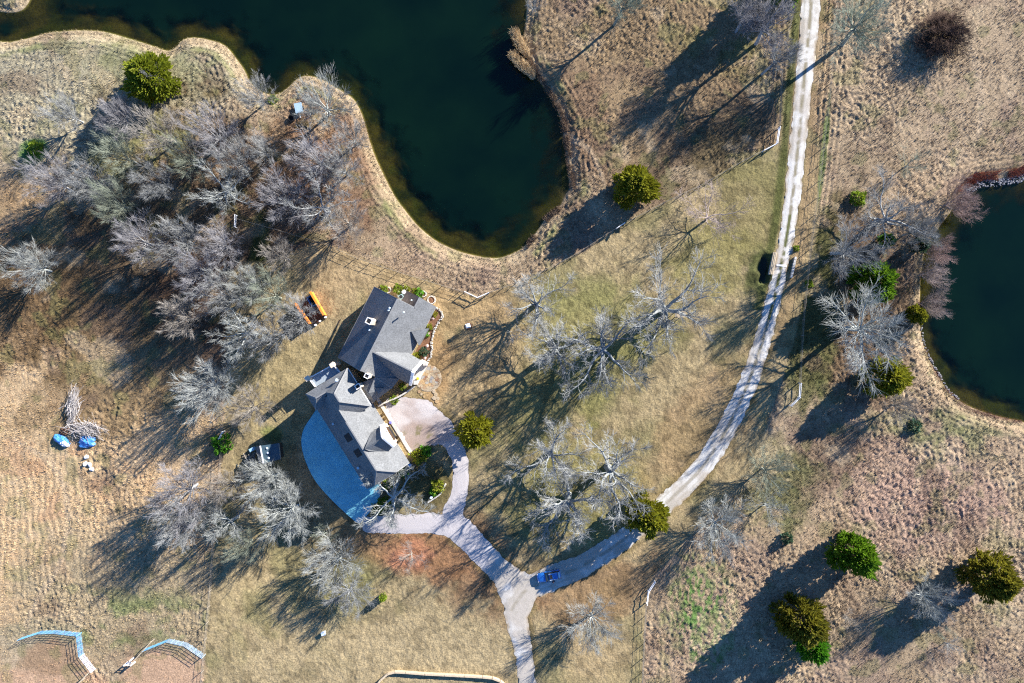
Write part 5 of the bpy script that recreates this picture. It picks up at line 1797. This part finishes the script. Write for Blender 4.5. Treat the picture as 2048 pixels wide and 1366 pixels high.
for k, (px, py) in enumerate(((640, 642), (631, 650), (651, 634.5))):
    p = G(px, py)
    m = MB(); m.lathe(p, [(0.24, 0), (0.28, 0.2), (0.2, 0.55), (0.12, 0.62)], 10)
    o = m.build("white_bucket", M['white']); 
    tag(o, ("white bucket in the middle of the orange pen's open front", "white bucket by the shorter orange wall's end", "white bucket by the longer orange wall's end")[k], "bucket", "white buckets at the orange pen")

# ------------------------------------------------------------------ dark shed in the house shadow
sh = empty("garden_shed", (WV(537, 907).x, WV(537, 907).y, gz(*WV(537, 907).xy)))
zz = sh.location.z
tag(sh, "small shed with a dark roof and three round vents, in the house shadow", "shed")
S = lambda px, py, z: W(px, py, z + zz)
r0, r1 = S(520.5, 891.5, 3.3), S(527, 926.5, 3.3)
e0, e1 = S(558, 886.4, 2.5), S(561.3, 918.6, 2.5)
l0, l1 = S(511.5, 893.7, 2.6), S(516.8, 927.6, 2.6)
m = MB(); m.slab([r0, e0, e1, r1], 0.12); m.slab([r0, r1, l1, l0], 0.12)
M['teal_roof'] = simple("dark_metal_roof", (0.035, 0.065, 0.085), 0.45, 0.5, scale=1.5, lo=0.85, hi=1.2)
part("roof", m, M['teal_roof'], sh)
m = MB(); m.walls([tuple(inset([e0, e1, l1, l0], 0.2)[k][:2]) + (2.4 + zz,) for k in range(4)], zz - 0.5)
part("wall", m, M['brown_wood'], sh)
m = MB(); m.beam(Vector(r0) + Vector((0, 0, .06)), Vector(r1) + Vector((0, 0, .06)), 0.24, 0.07); part("ridge_cap", m, M['white'], sh)  # white strip puts the sunlit slivers of the ridge into colour
m = MB(); m.beam(Vector(e0), Vector(e1), 0.12, 0.16); part("gutter", m, M['post'], sh)
for (px, py) in ((534, 896.5), (535.6, 906), (537.3, 916)):
    x, y, z = S(px, py, 3.1); m = MB(); m.lathe((x, y, z - 0.1), [(0.2, 0), (0.2, 0.16), (0.24, 0.2), (0.1, 0.3)], 12); part("roof_vent", m, M['galv'], sh)
# things heaped at the shed's west side
p = G(506, 898)
m = MB(); m.box((p.x, p.y, p.z + 0.4), (1.1, 0.7, 0.8), 0.5, 0.9); o = m.build("plastic_tote", M['obj_paint']); o.color = (0.30, 0.50, 0.66, 1)
tag(o, "pale blue plastic tote at the dark shed's upper west corner", "tote")
wp = empty("wood_pile", G(502, 920))
tag(wp, "heap of grey logs and scrap on the west side of the dark shed", "wood pile")
r_ = random.Random(9)
for k in range(26):
    p = G(502 + r_.uniform(-11, 10), 920 + r_.uniform(-9, 8)); a = r_.uniform(0, 3.14); l = r_.uniform(0.6, 1.3)
    z_ = 0.12 + r_.random() * 0.7
    d = Vector((math.cos(a), math.sin(a), r_.uniform(-.2, .2))) * l
    m = MB(); m.tube(p - d + Vector((0, 0, z_)), p + d + Vector((0, 0, z_)), 0.09, 0.08, 6)
    part("log", m, M['post'], wp)

# ------------------------------------------------------------------ brush pile, tarps, white sacks in the west field
bpz = empty("brush_pile", G(152, 835))
tag(bpz, "long pile of cut grey branches in the west field behind two blue tarps", "brush pile")
r_ = random.Random(17)
segs = []
for k in range(420):
    t = r_.random()
    if t < 0.5:
        px, py, a0_ = 150 + r_.gauss(0, 6), 815 + r_.gauss(0, 17), math.radians(70 + r_.gauss(0, 16))
    else:
        px, py, a0_ = 176 + r_.gauss(0, 16), 858 + r_.gauss(0, 7), math.radians(-22 + r_.gauss(0, 24))
    c = WV(px, py, 0); l = r_.uniform(0.5, 1.9)
    z_ = r_.uniform(0.1, 1.1)
    d = Vector((math.cos(a0_), math.sin(a0_), r_.gauss(0, 0.22))) * l
    rr = r_.choice((0.02, 0.025, 0.03, 0.07))
    segs.append((*(c - d + Vector((0, 0, z_)) - bpz.location), *(c + d + Vector((0, 0, z_)) - bpz.location), rr, rr * 0.5))
v, f = seg_mesh(segs, 4)
me = mesh_np("branches", v, f); me.materials.append(M['bark'])
o = link("branches", me, None, bpz); o.color = (0.40, 0.37, 0.35, 1); o['kind'] = 'stuff'


def heap(px, py, rx, ry, h, rot, seed, name, mat, label, cat, group=None, col=None, rough=0.18):
    c = G(px, py)
    bm = bmesh.new()
    bmesh.ops.create_icosphere(bm, subdivisions=3, radius=1.0)
    r = random.Random(seed)
    ph = [r.uniform(0, 6.28) for _ in range(6)]
    for v in bm.verts:
        x, y, z = v.co
        k = 1 + rough * (math.sin(4 * x + ph[0]) * math.sin(4 * y + ph[1]) + 0.7 * math.sin(9 * x + ph[2] + 5 * z) * math.sin(8 * y + ph[3]) + 0.4 * math.sin(17 * x + ph[4]) * math.sin(15 * y + ph[5]))
        z2 = z * 1.0 if z > 0 else z * 0.15
        v.co = Vector((x * rx * k, y * ry * k, z2 * h * k))
    me = bpy.data.meshes.new(name)
    bm.to_mesh(me); bm.free()
    o = link(name, me, mat)
    o.location = c; o.rotation_euler = (0, 0, math.radians(rot))
    if col: o.color = (*col, 1)
    tag(o, label, cat, group)
    return o


heap(124, 880, 1.75, 0.95, 0.8, -28, 2, "tarp_heap", M['blue_tarp'], "longer blue tarp heap with a grey white end, in the west field", "tarp", "blue tarp heaps below the brush pile")
heap(176, 883, 1.7, 1.25, 0.9, 0, 5, "tarp_heap", M['blue_tarp'], "rounder blue tarp heap right under the end of the brush pile", "tarp", "blue tarp heaps below the brush pile")
heap(131, 886, 0.9, 0.7, 0.85, -25, 8, "white_sheet", M['white'], "greyish white sheet over the lower end of the longer blue tarp", "sheet")
heap(132, 862, 1.2, 0.8, 0.5, 20, 12, "leaf_heap", M['soil'], "rusty heap of leaves behind the longer blue tarp", "leaf heap")
for k, (px, py, lb) in enumerate(((173, 914, "topmost white sack of the four below the blue tarps"), (171, 928, "white sack second from the top, on the west side"), (180, 929, "small white sack second from the top, on the east side"), (184, 938, "lowest white sack of the four below the blue tarps"))):
    heap(px, py, 0.5, 0.4 if k != 2 else 0.3, 0.5, 30 + 40 * k, 20 + k, "white_sack", M['white'], lb, "sack", "white sacks in the west field", rough=0.1)

# ------------------------------------------------------------------ odds and ends
p = G(584, 238); m = MB(); m.lathe(p, [(0.62, 0), (0.66, 0.55), (0.52, 0.55), (0.5, 0.1)], 20)
o = m.build("fire_pit", M['dark']); tag(o, "round black fire pit on the grassy pond point", "fire pit")
tr = empty("blue_trailer", G(599, 218)); tag(tr, "small grey-blue flat trailer near the round fire pit", "trailer")
p = tr.location
m = MB(); m.box((p.x, p.y, p.z + 0.62), (1.5, 2.0, 0.14), 0.2); o = part("bed", m, M['obj_paint'], tr); o.color = (0.30, 0.42, 0.52, 1)
for s in (-1, 1):
    m = MB(); c = Vector((p.x + s * 0.85 * math.cos(.2), p.y + s * 0.85 * math.sin(.2), p.z + 0.32)); ax = Vector((math.cos(.2), math.sin(.2), 0)) * 0.1
    m.tube(c - ax, c + ax, 0.32, n=14); part("wheel", m, M['dark'], tr)
m = MB(); m.beam(p + Vector((0.2, -1.0, .5)), p + Vector((0.35, -1.9, .45)), 0.09, 0.09); part("tow_bar", m, M['galv'], tr)

# feeder on the lawn
fd = empty("bird_feeder", G(937, 652)); p = fd.location
tag(fd, "white and blue topped bird feeder on a post, on the lawn north-east of the house", "bird feeder")
m = MB(); m.tube(p + Vector((0, 0, -0.2)), p + Vector((0, 0, 1.5)), 0.07, n=7); part("post", m, M['post'], fd)
m = MB(); m.box((p.x, p.y, p.z + 1.7), (0.55, 0.55, 0.5), 0.3); part("box", m, M['timber'], fd)
m = MB(); m.box((p.x, p.y, p.z + 2.05), (0.95, 0.85, 0.2), 0.3, 0.6); o = part("roof", m, M['obj_paint'], fd); o.color = (0.62, 0.74, 0.82, 1)
m = MB(); m.lathe((p.x, p.y, p.z), [(0.75, 0), (0.7, 0.18), (0.3, 0.22)], 12); part("base", m, M['soil'], fd)

# platform by the largest oak
pf_ = empty("tree_stand", G(1358, 632)); p = pf_.location
tag(pf_, "tan flat topped tree stand beneath the largest lawn oak", "tree stand")
cx_, cy_, _ = W(1361, 629, 3.0)
m = MB(); m.slab([W(1353, 623, 3.1), W(1371, 622, 3.1), W(1372, 634, 2.9), W(1355, 636, 2.9)], 0.12); part("roof", m, M['timber'], pf_)
for (px, py) in ((1355, 625), (1369, 624), (1370, 632), (1357, 634)):
    x, y, _ = W(px, py, 3.0); m = MB(); m.beam((x, y, -0.2), (x, y, 2.85), 0.12, 0.12); part("leg", m, M['post'], pf_)
m = MB(); m.box((cx_, cy_, 1.3), (1.3, 1.0, 0.1), -0.05); part("floor", m, M['post'], pf_)

ub_ = empty("utility_box", G(648, 1265)); p = ub_.location
tag(ub_, "small white-blue utility box alone in the south lawn", "utility box")
m = MB(); m.box((p.x, p.y, p.z + 0.3), (0.7, 0.6, 0.7), 0.3); o = part("cabinet", m, M['obj_paint'], ub_); o.color = (0.62, 0.72, 0.82, 1)
m = MB(); m.box((p.x, p.y, p.z + 0.68), (0.8, 0.7, 0.08), 0.3); o = part("lid", m, M['obj_paint'], ub_); o.color = (0.70, 0.78, 0.85, 1)

# AC units and pots at the north notch of the house
ptn = MB(); c = WV(805, 590)
ptn.lathe((c.x, c.y, -0.1), [(1.15, 0), (1.15, 0.16)], 18); o = ptn.build("round_patio", M['stone']); tag(o, kind='structure')
ac = empty("air_conditioner", WV(803.5, 594)); p = ac.location
tag(ac, "teal air conditioning unit beside the brown roof", "air conditioner")
m = MB(); m.box((p.x, p.y, 0.5), (0.85, 0.85, 0.9), 0.5); o = part("case", m, M['obj_paint'], ac); o.color = (0.28, 0.42, 0.42, 1)
m = MB(); m.lathe((p.x, p.y, 0.95), [(0.36, 0), (0.36, 0.05), (0.1, 0.08)], 14); part("fan_grille", m, M['dark'], ac)
for k, (px, py, r_p, lb) in enumerate(((809, 584, 0.42, "white round table on the small patio at the brown roof"), (814, 586, 0.3, "pale blue pot on the small patio at the brown roof"))):
    p = WV(px, py); m = MB()
    if k == 0: m.lathe((p.x, p.y, 0.05), [(0.3, 0), (0.08, 0.06), (0.08, 0.7), (r_p, 0.72), (r_p, 0.77)], 14)
    else: m.lathe((p.x, p.y, 0.05), [(0.2, 0), (r_p, 0.5), (r_p * 0.85, 0.5), (0.2, 0.2)], 12)
    o = m.build("patio_table" if k == 0 else "flower_pot", M['white'] if k == 0 else M['obj_paint']); o.color = (0.55, 0.75, 0.85, 1)
    tag(o, lb, "table" if k == 0 else "pot")


def ring_bed(px, py, r, label, a0=0, a1=6.283):
    c = WV(px, py)
    root = empty("stone_ring", c); tag(root, label, "stone ring", "white stone rings north of the house")
    n = int(r * (a1 - a0) / 0.3)
    for k in range(n):
        a = a0 + (a1 - a0) * k / n; rr = rnd.uniform(0.14, 0.2)
        x, y = c.x + r * math.cos(a), c.y + r * math.sin(a)
        m = MB(); m.box((x, y, 0.12), (rr * 1.7, rr * 1.5, 0.3), a, 0.75); part("stone", m, M['stone'], root)
    m = MB(); m.lathe((c.x, c.y, -0.1), [(r * 0.9, 0), (r * 0.85, 0.18), (0.1, 0.26)], 14); part("soil", m, M['soil'], root)


ring_bed(776, 580, 0.55, "white stone ring beside the lime shrub at the north roof corner")
ring_bed(847, 588, 0.55, "white stone ring around the glossy green shrub off the brown roof")
ring_bed(863, 600, 0.75, "larger white stone ring at the house's north-east corner")
ring_bed(811, 576, 0.35, "smallest white stone ring, among the plants north of the house")

# flower bed with its stone border down the front of the main block
fb = empty("flower_bed", WV(866, 660)); tag(fb, "mulched flower bed with a wavy white stone border along the house front", "flower bed")
inner = [(868, 616), (858, 636), (849, 655), (843, 672), (838, 690), (832, 704), (838, 716)]
outer = [(874, 616), (882, 624), (885, 632), (880, 641), (873, 650), (869, 660), (866, 672), (863, 684), (864, 698), (862, 710), (857, 720)]
m = MB(); m.slab([W(px, py, 0.07) for px, py in inner[::-1] + outer], 0.2); part("soil", m, M['soil'], fb)
OP = catmull([W(*p)[:2] for p in outer], False, 4)
r_ = random.Random(4)
for k in range(len(OP)):
    x, y = OP[k]
    for j in range(2):
        m = MB(); rr = r_.uniform(0.15, 0.24)
        m.box((x + r_.uniform(-.16, .16), y + r_.uniform(-.12, .12), 0.12), (rr * 1.5, rr * 1.2, 0.3), r_.uniform(0, 3), 0.7)
        part("border_stone", m, M['stone'], fb)
for k, (px, py, rr, lb) in enumerate(((866, 637, .34, "pinkish boulder at the north end of the flower bed"), (856, 667, .33, "pinkish boulder beside the bay in the flower bed"), (854, 692, .4, "largest pale boulder in the flower bed, above the porch"), (850, 716, .36, "pale boulder against the porch's north pier"))):
    o = heap(px, py, rr, rr * 0.8, rr, 30 * k, 60 + k, "boulder", M['stone_obj'], lb, "boulder", "boulders in the flower bed", (0.56, 0.42, 0.38), 0.08)
# porch pots
for k, (px, py, r_p, c_, lb) in enumerate(((836, 757, 0.3, (0.62, 0.48, 0.02), "yellow flower pot on the front porch"), (853, 731, 0.26, (0.16, 0.16, 0.2), "dark urn at the porch's north pier"), (832, 766, 0.26, (0.16, 0.16, 0.2), "dark urn at the porch's south pier"), (781, 845, 0.3, (0.12, 0.12, 0.42), "dark blue urn by the garage walkway"))):
    p = WV(px, py, 0.3); m = MB(); m.lathe((p.x, p.y, 0.32 if k < 3 else 0.0), [(r_p * .6, 0), (r_p, 0.4), (r_p * .9, 0.62), (r_p * .3, 0.66)], 12)
    o = m.build("flower_pot", M['obj_paint']); o.color = (*c_, 1); tag(o, lb, "pot", "pots at the house front")
for k, (px, py, lb) in enumerate(((820, 930, "bright blue barrel at the garage's east corner"), (863, 994, "pale blue pot beside the low stone edging of the gravel loop"))):
    p = G(px, py); m = MB(); rr = 0.32 if k == 0 else 0.24; m.lathe(p, [(rr, 0), (rr * 1.1, 0.4), (rr, 0.8), (rr * .2, 0.82)], 12)
    o = m.build("barrel" if k == 0 else "flower_pot", M['obj_paint']); o.color = ((0.05, 0.38, 0.75, 1), (0.55, 0.7, 0.85, 1))[k]; tag(o, lb, "barrel" if k == 0 else "pot")
# low stone edging along the loop
le = empty("stone_edging", G(878, 992)); tag(le, "low curved stone edging between planting bed and gravel loop", "stone edging")
EP2 = catmull([W(*p)[:2] for p in ((857, 1004), (868, 997), (880, 988), (886, 978), (891, 968))], False, 5)
for (x, y) in EP2:
    m = MB(); m.box((x, y, gz(x, y) + 0.15), (0.3, 0.26, 0.36), rnd.uniform(0, 3), 0.8); part("stone", m, M['stone'], le)
# courtyard wall with a lit band beside the drive
cwall = empty("garden_wall", WV(796, 786)); tag(cwall, "low curved garden wall closing the courtyard between porch and garage", "garden wall")
CWP = catmull([W(*p)[:2] for p in ((830, 772), (815, 783), (800, 792), (785, 799), (768, 806), (757, 812))], False, 4)
for a, b in zip(CWP[:-1], CWP[1:]):
    m = MB(); d = (Vector((*b, 0)) - Vector((*a, 0))) * 0.02
    m.beam(Vector((*a, 0.3)) + d, Vector((*b, 0.3)) - d, 0.3, 0.75); part("stone", m, M['stone'], cwall)

# ------------------------------------------------------------------ reeds, shore brush and rocks
def reeds(pts, label):
    r = np.random.RandomState(len(label))
    c = np.array([W(px, py, 0)[:2] for px, py, _ in pts]); rad = np.array([q[2] for q in pts]) * 0.1
    n = 1300
    k = r.randint(0, len(pts), n)
    a = r.uniform(0, 6.28, n); rr = rad[k] * np.sqrt(r.rand(n))
    x = c[k, 0] + rr * np.cos(a); y = c[k, 1] + rr * np.sin(a)
    z0 = np.full(n, -0.9); h = r.uniform(1.6, 2.7, n)
    dx = -0.55 * h * r.uniform(0.2, 1.0, n) + r.normal(0, 0.2, n); dy = 0.25 * h * r.uniform(0.1, 1, n) + r.normal(0, .2, n)
    segs = np.stack([x, y, z0, x + dx, y + dy, z0 + h, np.full(n, 0.025), np.full(n, 0.012)], 1)
    org = np.array([c[:, 0].mean(), c[:, 1].mean(), -0.9])
    segs[:, 0:3] -= org; segs[:, 3:6] -= org
    v, f = seg_mesh(segs, 3)
    me = mesh_np("reed_clump", v, f); me.materials.append(M['twig'])
    o = link("reed_clump", me); o.location = org; o.color = (0.60, 0.46, 0.28, 1)
    tag(o, label, "reeds", "golden reed clumps on the pond's east shore")


reeds([(1036, 72, 8), (1042, 85, 9), (1050, 98, 8), (1056, 110, 6)], "upper golden reed clump on the pond's east shore")
reeds([(1034, 118, 8), (1044, 128, 10), (1056, 138, 10), (1066, 150, 7)], "lower golden reed clump on the pond's east shore")


def shore_brush(name, n, seed, sdf, d0, d1, region, col, label, hmin=0.3, hmax=0.9):
    r = np.random.RandomState(seed)
    x0, y0, x1, y1 = region
    x = r.uniform(x0, x1, n * 14); y = r.uniform(y0, y1, n * 14)
    d = sdf(x, y)
    k = (d > d0) & (d < d1) & (fbm(x, y, 2.0, 3, 1) > 0.42)
    x = x[k][:n]; y = y[k][:n]; n = len(x)
    z = sample_grid(Z, x, y)[:, 0]
    h = r.uniform(hmin, hmax, n); a = r.uniform(0, 6.28, n); l = h * r.uniform(0.1, 0.7, n)
    segs = np.stack([x, y, z - 0.05, x + l * np.cos(a), y + l * np.sin(a), z + h, np.full(n, .022), np.full(n, .006)], 1)
    v, f = seg_mesh(segs, 3)
    me = mesh_np(name, v, f); me.materials.append(M['twig'])
    o = link(name, me); o.color = (*col, 1)
    tag(o, label, kind='stuff')


P2 = lambda x, y: sd_poly(x, y, POND2)
P1 = lambda x, y: sd_poly(x, y, POND1)
shore_brush("red_shore_brush", 1800, 3, P2, 0.0, 1.7, (86, 30, 104, 40), (0.30, 0.10, 0.06), "red brown brush along the second pond's north shore")
shore_brush("red_shore_brush", 1500, 4, P2, -0.2, 0.8, (80, -20, 104, 8), (0.24, 0.12, 0.10), "dark red brush along the second pond's south-west shore")
shore_brush("shore_reeds", 5000, 6, P1, -0.3, 0.9, (3, 14, 14, 60), (0.25, 0.18, 0.13), "brown brush along the first pond's east shore")
shore_brush("shore_grass", 9000, 8, P1, -0.1, 0.9, (-108, 14, 14, 64), (0.48, 0.38, 0.25), "straw coloured grass lining the first pond's shore", 0.15, 0.5)
# riprap
r = np.random.RandomState(5)
x = r.uniform(88, 104, 9000); y = r.uniform(28, 38, 9000); d = P2(x, y)
k = (d > -1.3) & (d < 0.25); x = x[k][:260]; y = y[k][:260]
x2 = r.uniform(82, 90, 9000); y2 = r.uniform(-12, 4, 9000); d2 = P2(x2, y2); k2 = (d2 > -0.35) & (d2 < 0.05)
x = np.concatenate([x, x2[k2][:110]]); y = np.concatenate([y, y2[k2][:110]])
m = MB()
for a, b in zip(x, y):
    s_ = rnd.uniform(0.10, 0.26); m.box((a, b, -0.82 + rnd.uniform(0, .1)), (s_ * 1.6, s_ * 1.2, s_), rnd.uniform(0, 3), 0.6)
o = m.build("riprap_stones", M['riprap']); tag(o, "pale riprap stones along the second pond's shore", kind='stuff')
# dead leaf litter under the wood: curled leaves
def leaf_col(x, y, r):
    c = np.array([lin((150, 100, 66), KA), lin((120, 78, 52), KA), lin((170, 124, 84), KA)], np.float32)
    return c[r.randint(0, 3, len(x))]


wood_blob = np.clip(blob(470, 430, 270, 220, 40, 0.6) + blob(640, 330, 90, 160, -10, 0.6) + blob(560, 650, 90, 70, 20) + blob(950, 1130, 140, 80, 30) * 0.6 + blob(1700, 560, 110, 150), 0, 1)
o = tufts("leaf_litter", 60000, 8, lambda x, y: sample_grid(wood_blob, x, y)[:, 0] * 0.9, 0.02, 0.10, leaf_col, 2, 0.10, 0.25, 1.5)
tag(o, "brown fallen leaves under the bare trees", kind='stuff')

# ------------------------------------------------------------------ parked car
def make_car():
    org = WV(1097.5, 1149.5)
    ang = math.radians(180 + 11.5)          # nose towards the west
    root = empty("parked_car", (org.x, org.y, gz(org.x, org.y) + 0.04), ang)
    tag(root, "blue station wagon parked at the road fork, nose towards the gravel loop", "car")
    paint = simple("car_paint", (0.02, 0.14, 0.45), 0.25, 0.6, scale=1.0, lo=0.95, hi=1.05)
    paint.node_tree.nodes["Principled BSDF"].inputs["Coat Weight"].default_value = 0.6

    def loft(rows, name, mat, caps=True):
        n = len(rows[0]); m = MB(); vs = [p for rw in rows for p in rw]; fs = []
        for i in range(len(rows) - 1):
            for j in range(n - 1):
                fs.append((i * n + j, i * n + j + 1, (i + 1) * n + j + 1, (i + 1) * n + j))
        if caps:
            fs.append(tuple(range(n))); fs.append(tuple(reversed(range((len(rows) - 1) * n, len(rows) * n))))
        m.add(vs, fs)
        o = m.build(name, mat, root, smooth=True)
        bm = bmesh.new(); bm.from_mesh(o.data); bmesh.ops.recalc_face_normals(bm, faces=bm.faces); bm.to_mesh(o.data); bm.free()
        return o
    st = [(2.38, 0.66, 0.42, 0.62), (2.30, 0.80, 0.32, 0.78), (2.0, 0.90, 0.26, 0.90), (1.2, 0.94, 0.24, 0.98), (0.75, 0.95, 0.24, 1.03), (-0.5, 0.95, 0.24, 1.05), (-1.7, 0.93, 0.26, 1.06), (-2.15, 0.89, 0.30, 1.02), (-2.32, 0.80, 0.38, 0.90)]
    rows = []
    for x, w, z0, z1 in st:
        rows.append([(x, -w * 0.9, z0), (x, -w, z0 + 0.2), (x, -w, z1 - 0.18), (x, -w * 0.9, z1 - 0.03), (x, -w * 0.45, z1 + 0.03), (x, 0, z1 + 0.045), (x, w * 0.45, z1 + 0.03), (x, w * 0.9, z1 - 0.03), (x, w, z1 - 0.18), (x, w, z0 + 0.2), (x, w * 0.9, z0)])
    loft(rows, "body", paint)
    st = [(0.80, 0.74, 1.02, 1.04), (0.05, 0.70, 1.0, 1.50), (-0.6, 0.70, 1.0, 1.56), (-1.5, 0.69, 1.0, 1.53), (-2.12, 0.66, 1.0, 1.10)]
    rows = []
    for x, w, z0, z1 in st:
        rows.append([(x, -w - 0.16, z0), (x, -w - 0.02, max(z0, z1 - 0.06)), (x, -w + 0.15, z1), (x, 0, z1 + 0.02), (x, w - 0.15, z1), (x, w + 0.02, max(z0, z1 - 0.06)), (x, w + 0.16, z0)])
    loft(rows, "window", M['glass'])
    st = [(0.02, 0.66, 1.51), (-0.6, 0.68, 1.575), (-1.5, 0.67, 1.55), (-1.72, 0.64, 1.44)]
    rows = [[(x, -w, z - 0.03), (x, -w * 0.6, z + 0.015), (x, 0, z + 0.03), (x, w * 0.6, z + 0.015), (x, w, z - 0.03)] for x, w, z in st]
    loft(rows, "roof", paint, False)
    m = MB(); m.box((-0.38, 0, 1.598), (0.55, 0.82, 0.025)); m.build("sunroof", M['dark'], root)
    for s in (-1, 1):
        m = MB(); m.beam((0.0, s * 0.62, 1.56), (-1.6, s * 0.62, 1.60), 0.05, 0.06); m.build("roof_rail", M['galv'], root)
        m = MB(); m.box((0.55, s * 1.02, 1.05), (0.16, 0.22, 0.14), 0, 0.8); m.build("mirror", paint, root)
        m = MB(); m.box((2.20, s * 0.66, 0.72), (0.24, 0.34, 0.14), 0, 0.8); m.build("headlight", M['white'], root)
        tl = simple("tail_lamp", (0.45, 0.02, 0.02), 0.3, 0.5) if s == -1 else bpy.data.materials["tail_lamp"]
        m = MB(); m.box((-2.24, s * 0.72, 0.86), (0.14, 0.26, 0.24)); m.build("tail_lamp", tl, root)
        for x in (1.45, -1.45):
            m = MB(); m.tube((x, s * 0.74, 0.33), (x, s * 0.96, 0.33), 0.335, n=18); w = m.build("wheel", M['dark'], root)
            m = MB(); m.tube((x, s * 0.955, 0.33), (x, s * 0.975, 0.33), 0.21, n=12); m.build("rim", M['galv'], w)
    m = MB(); m.box((-2.0, 0, 1.47), (0.34, 1.2, 0.05)); m.build("spoiler", M['galv'], root)
    m = MB(); m.box((-2.33, 0, 0.5), (0.12, 1.5, 0.2)); m.build("bumper", M['galv'], root)


make_car()

# ------------------------------------------------------------------ person beside the car
def make_person():
    p = G(1106, 1159.5)
    root = empty("person", (p.x, p.y, p.z + 0.05), math.radians(120))
    tag(root, "person in dark blue clothes standing on the drive next to the blue car", "person")

    def skin(name, verts, edges, radii, mat, root_i=0, lv=1):
        me = bpy.data.meshes.new(name)
        me.from_pydata(verts, edges, [])
        o = link(name, me, mat, root)
        o.modifiers.new("skin", 'SKIN').use_smooth_shade = True
        for i, r in enumerate(radii):
            r = r if isinstance(r, tuple) else (r, r)
            me.skin_vertices[0].data[i].radius = r
            me.skin_vertices[0].data[i].use_root = (i == root_i)
        sb = o.modifiers.new("sub", 'SUBSURF'); sb.levels = lv; sb.render_levels = lv
        return o
    skin_m = simple("skin", (0.55, 0.33, 0.25), 0.6, 0.3)
    navy = simple("navy_cloth", (0.03, 0.04, 0.09), 0.9, 0.1)
    jean = simple("dark_trousers", (0.03, 0.03, 0.035), 0.9, 0.1)
    hair = simple("brown_hair", (0.06, 0.035, 0.02), 0.7, 0.3)
    # body: pelvis, chest, neck, head, arms with hands, legs with feet
    V = [(0, 0, .95), (0, 0, 1.18), (0, 0, 1.40), (0.01, 0, 1.50), (0.02, 0, 1.60), (0.02, 0, 1.70),
         (0, .18, 1.40), (-.02, .27, 1.14), (.08, .26, .90), (.11, .25, .81), (0, -.18, 1.40), (-.02, -.27, 1.14), (.08, -.26, .90), (.11, -.25, .81),
         (0, .10, .88), (.02, .11, .48), (-.02, .12, .08), (.14, .13, .05), (0, -.10, .88), (.02, -.11, .48), (-.02, -.12, .08), (.14, -.13, .05)]
    E = [(0, 1), (1, 2), (2, 3), (3, 4), (4, 5), (2, 6), (6, 7), (7, 8), (8, 9), (2, 10), (10, 11), (11, 12), (12, 13), (0, 14), (14, 15), (15, 16), (16, 17), (0, 18), (18, 19), (19, 20), (20, 21)]
    R = [(.14, .10), (.14, .10), (.15, .10), .055, .09, .08, .065, .045, .032, .035, .065, .045, .032, .035, .085, .06, .045, .035, .085, .06, .045, .035]
    skin("body", V, E, R, skin_m)
    skin("jacket", [(0, 0, .92), (0, 0, 1.18), (0, 0, 1.41), (0, .18, 1.41), (-.02, .275, 1.14), (.07, .262, .93), (0, -.18, 1.41), (-.02, -.275, 1.14), (.07, -.262, .93)],
         [(0, 1), (1, 2), (2, 3), (3, 4), (4, 5), (2, 6), (6, 7), (7, 8)], [(.17, .125), (.165, .12), (.17, .12), .08, .062, .05, .08, .062, .05], navy)
    skin("trousers", [(0, 0, .97), (0, .10, .88), (.02, .11, .48), (-.02, .12, .10), (0, -.10, .88), (.02, -.11, .48), (-.02, -.12, .10)], [(0, 1), (1, 2), (2, 3), (0, 4), (4, 5), (5, 6)],
         [(.16, .12), .10, .078, .065, .10, .078, .065], jean)
    skin("hair", [(-.02, 0, 1.60), (-.01, 0, 1.71), (.02, 0, 1.755)], [(0, 1), (1, 2)], [.085, .10, .07], hair)
    for s in (1, -1):
        for k in range(4):
            y = .25 * s + (k - 1.5) * .018
            skin("finger", [(.115, y, .80), (.125, y, .765), (.115, y, .725 + (.012 if k in (0, 3) else 0))], [(0, 1), (1, 2)], [.009, .008, .007], skin_m)
        skin("thumb", [(.13, .24 * s, .83), (.155, .232 * s, .80), (.15, .23 * s, .775)], [(0, 1), (1, 2)], [.011, .010, .008], skin_m)


make_person()
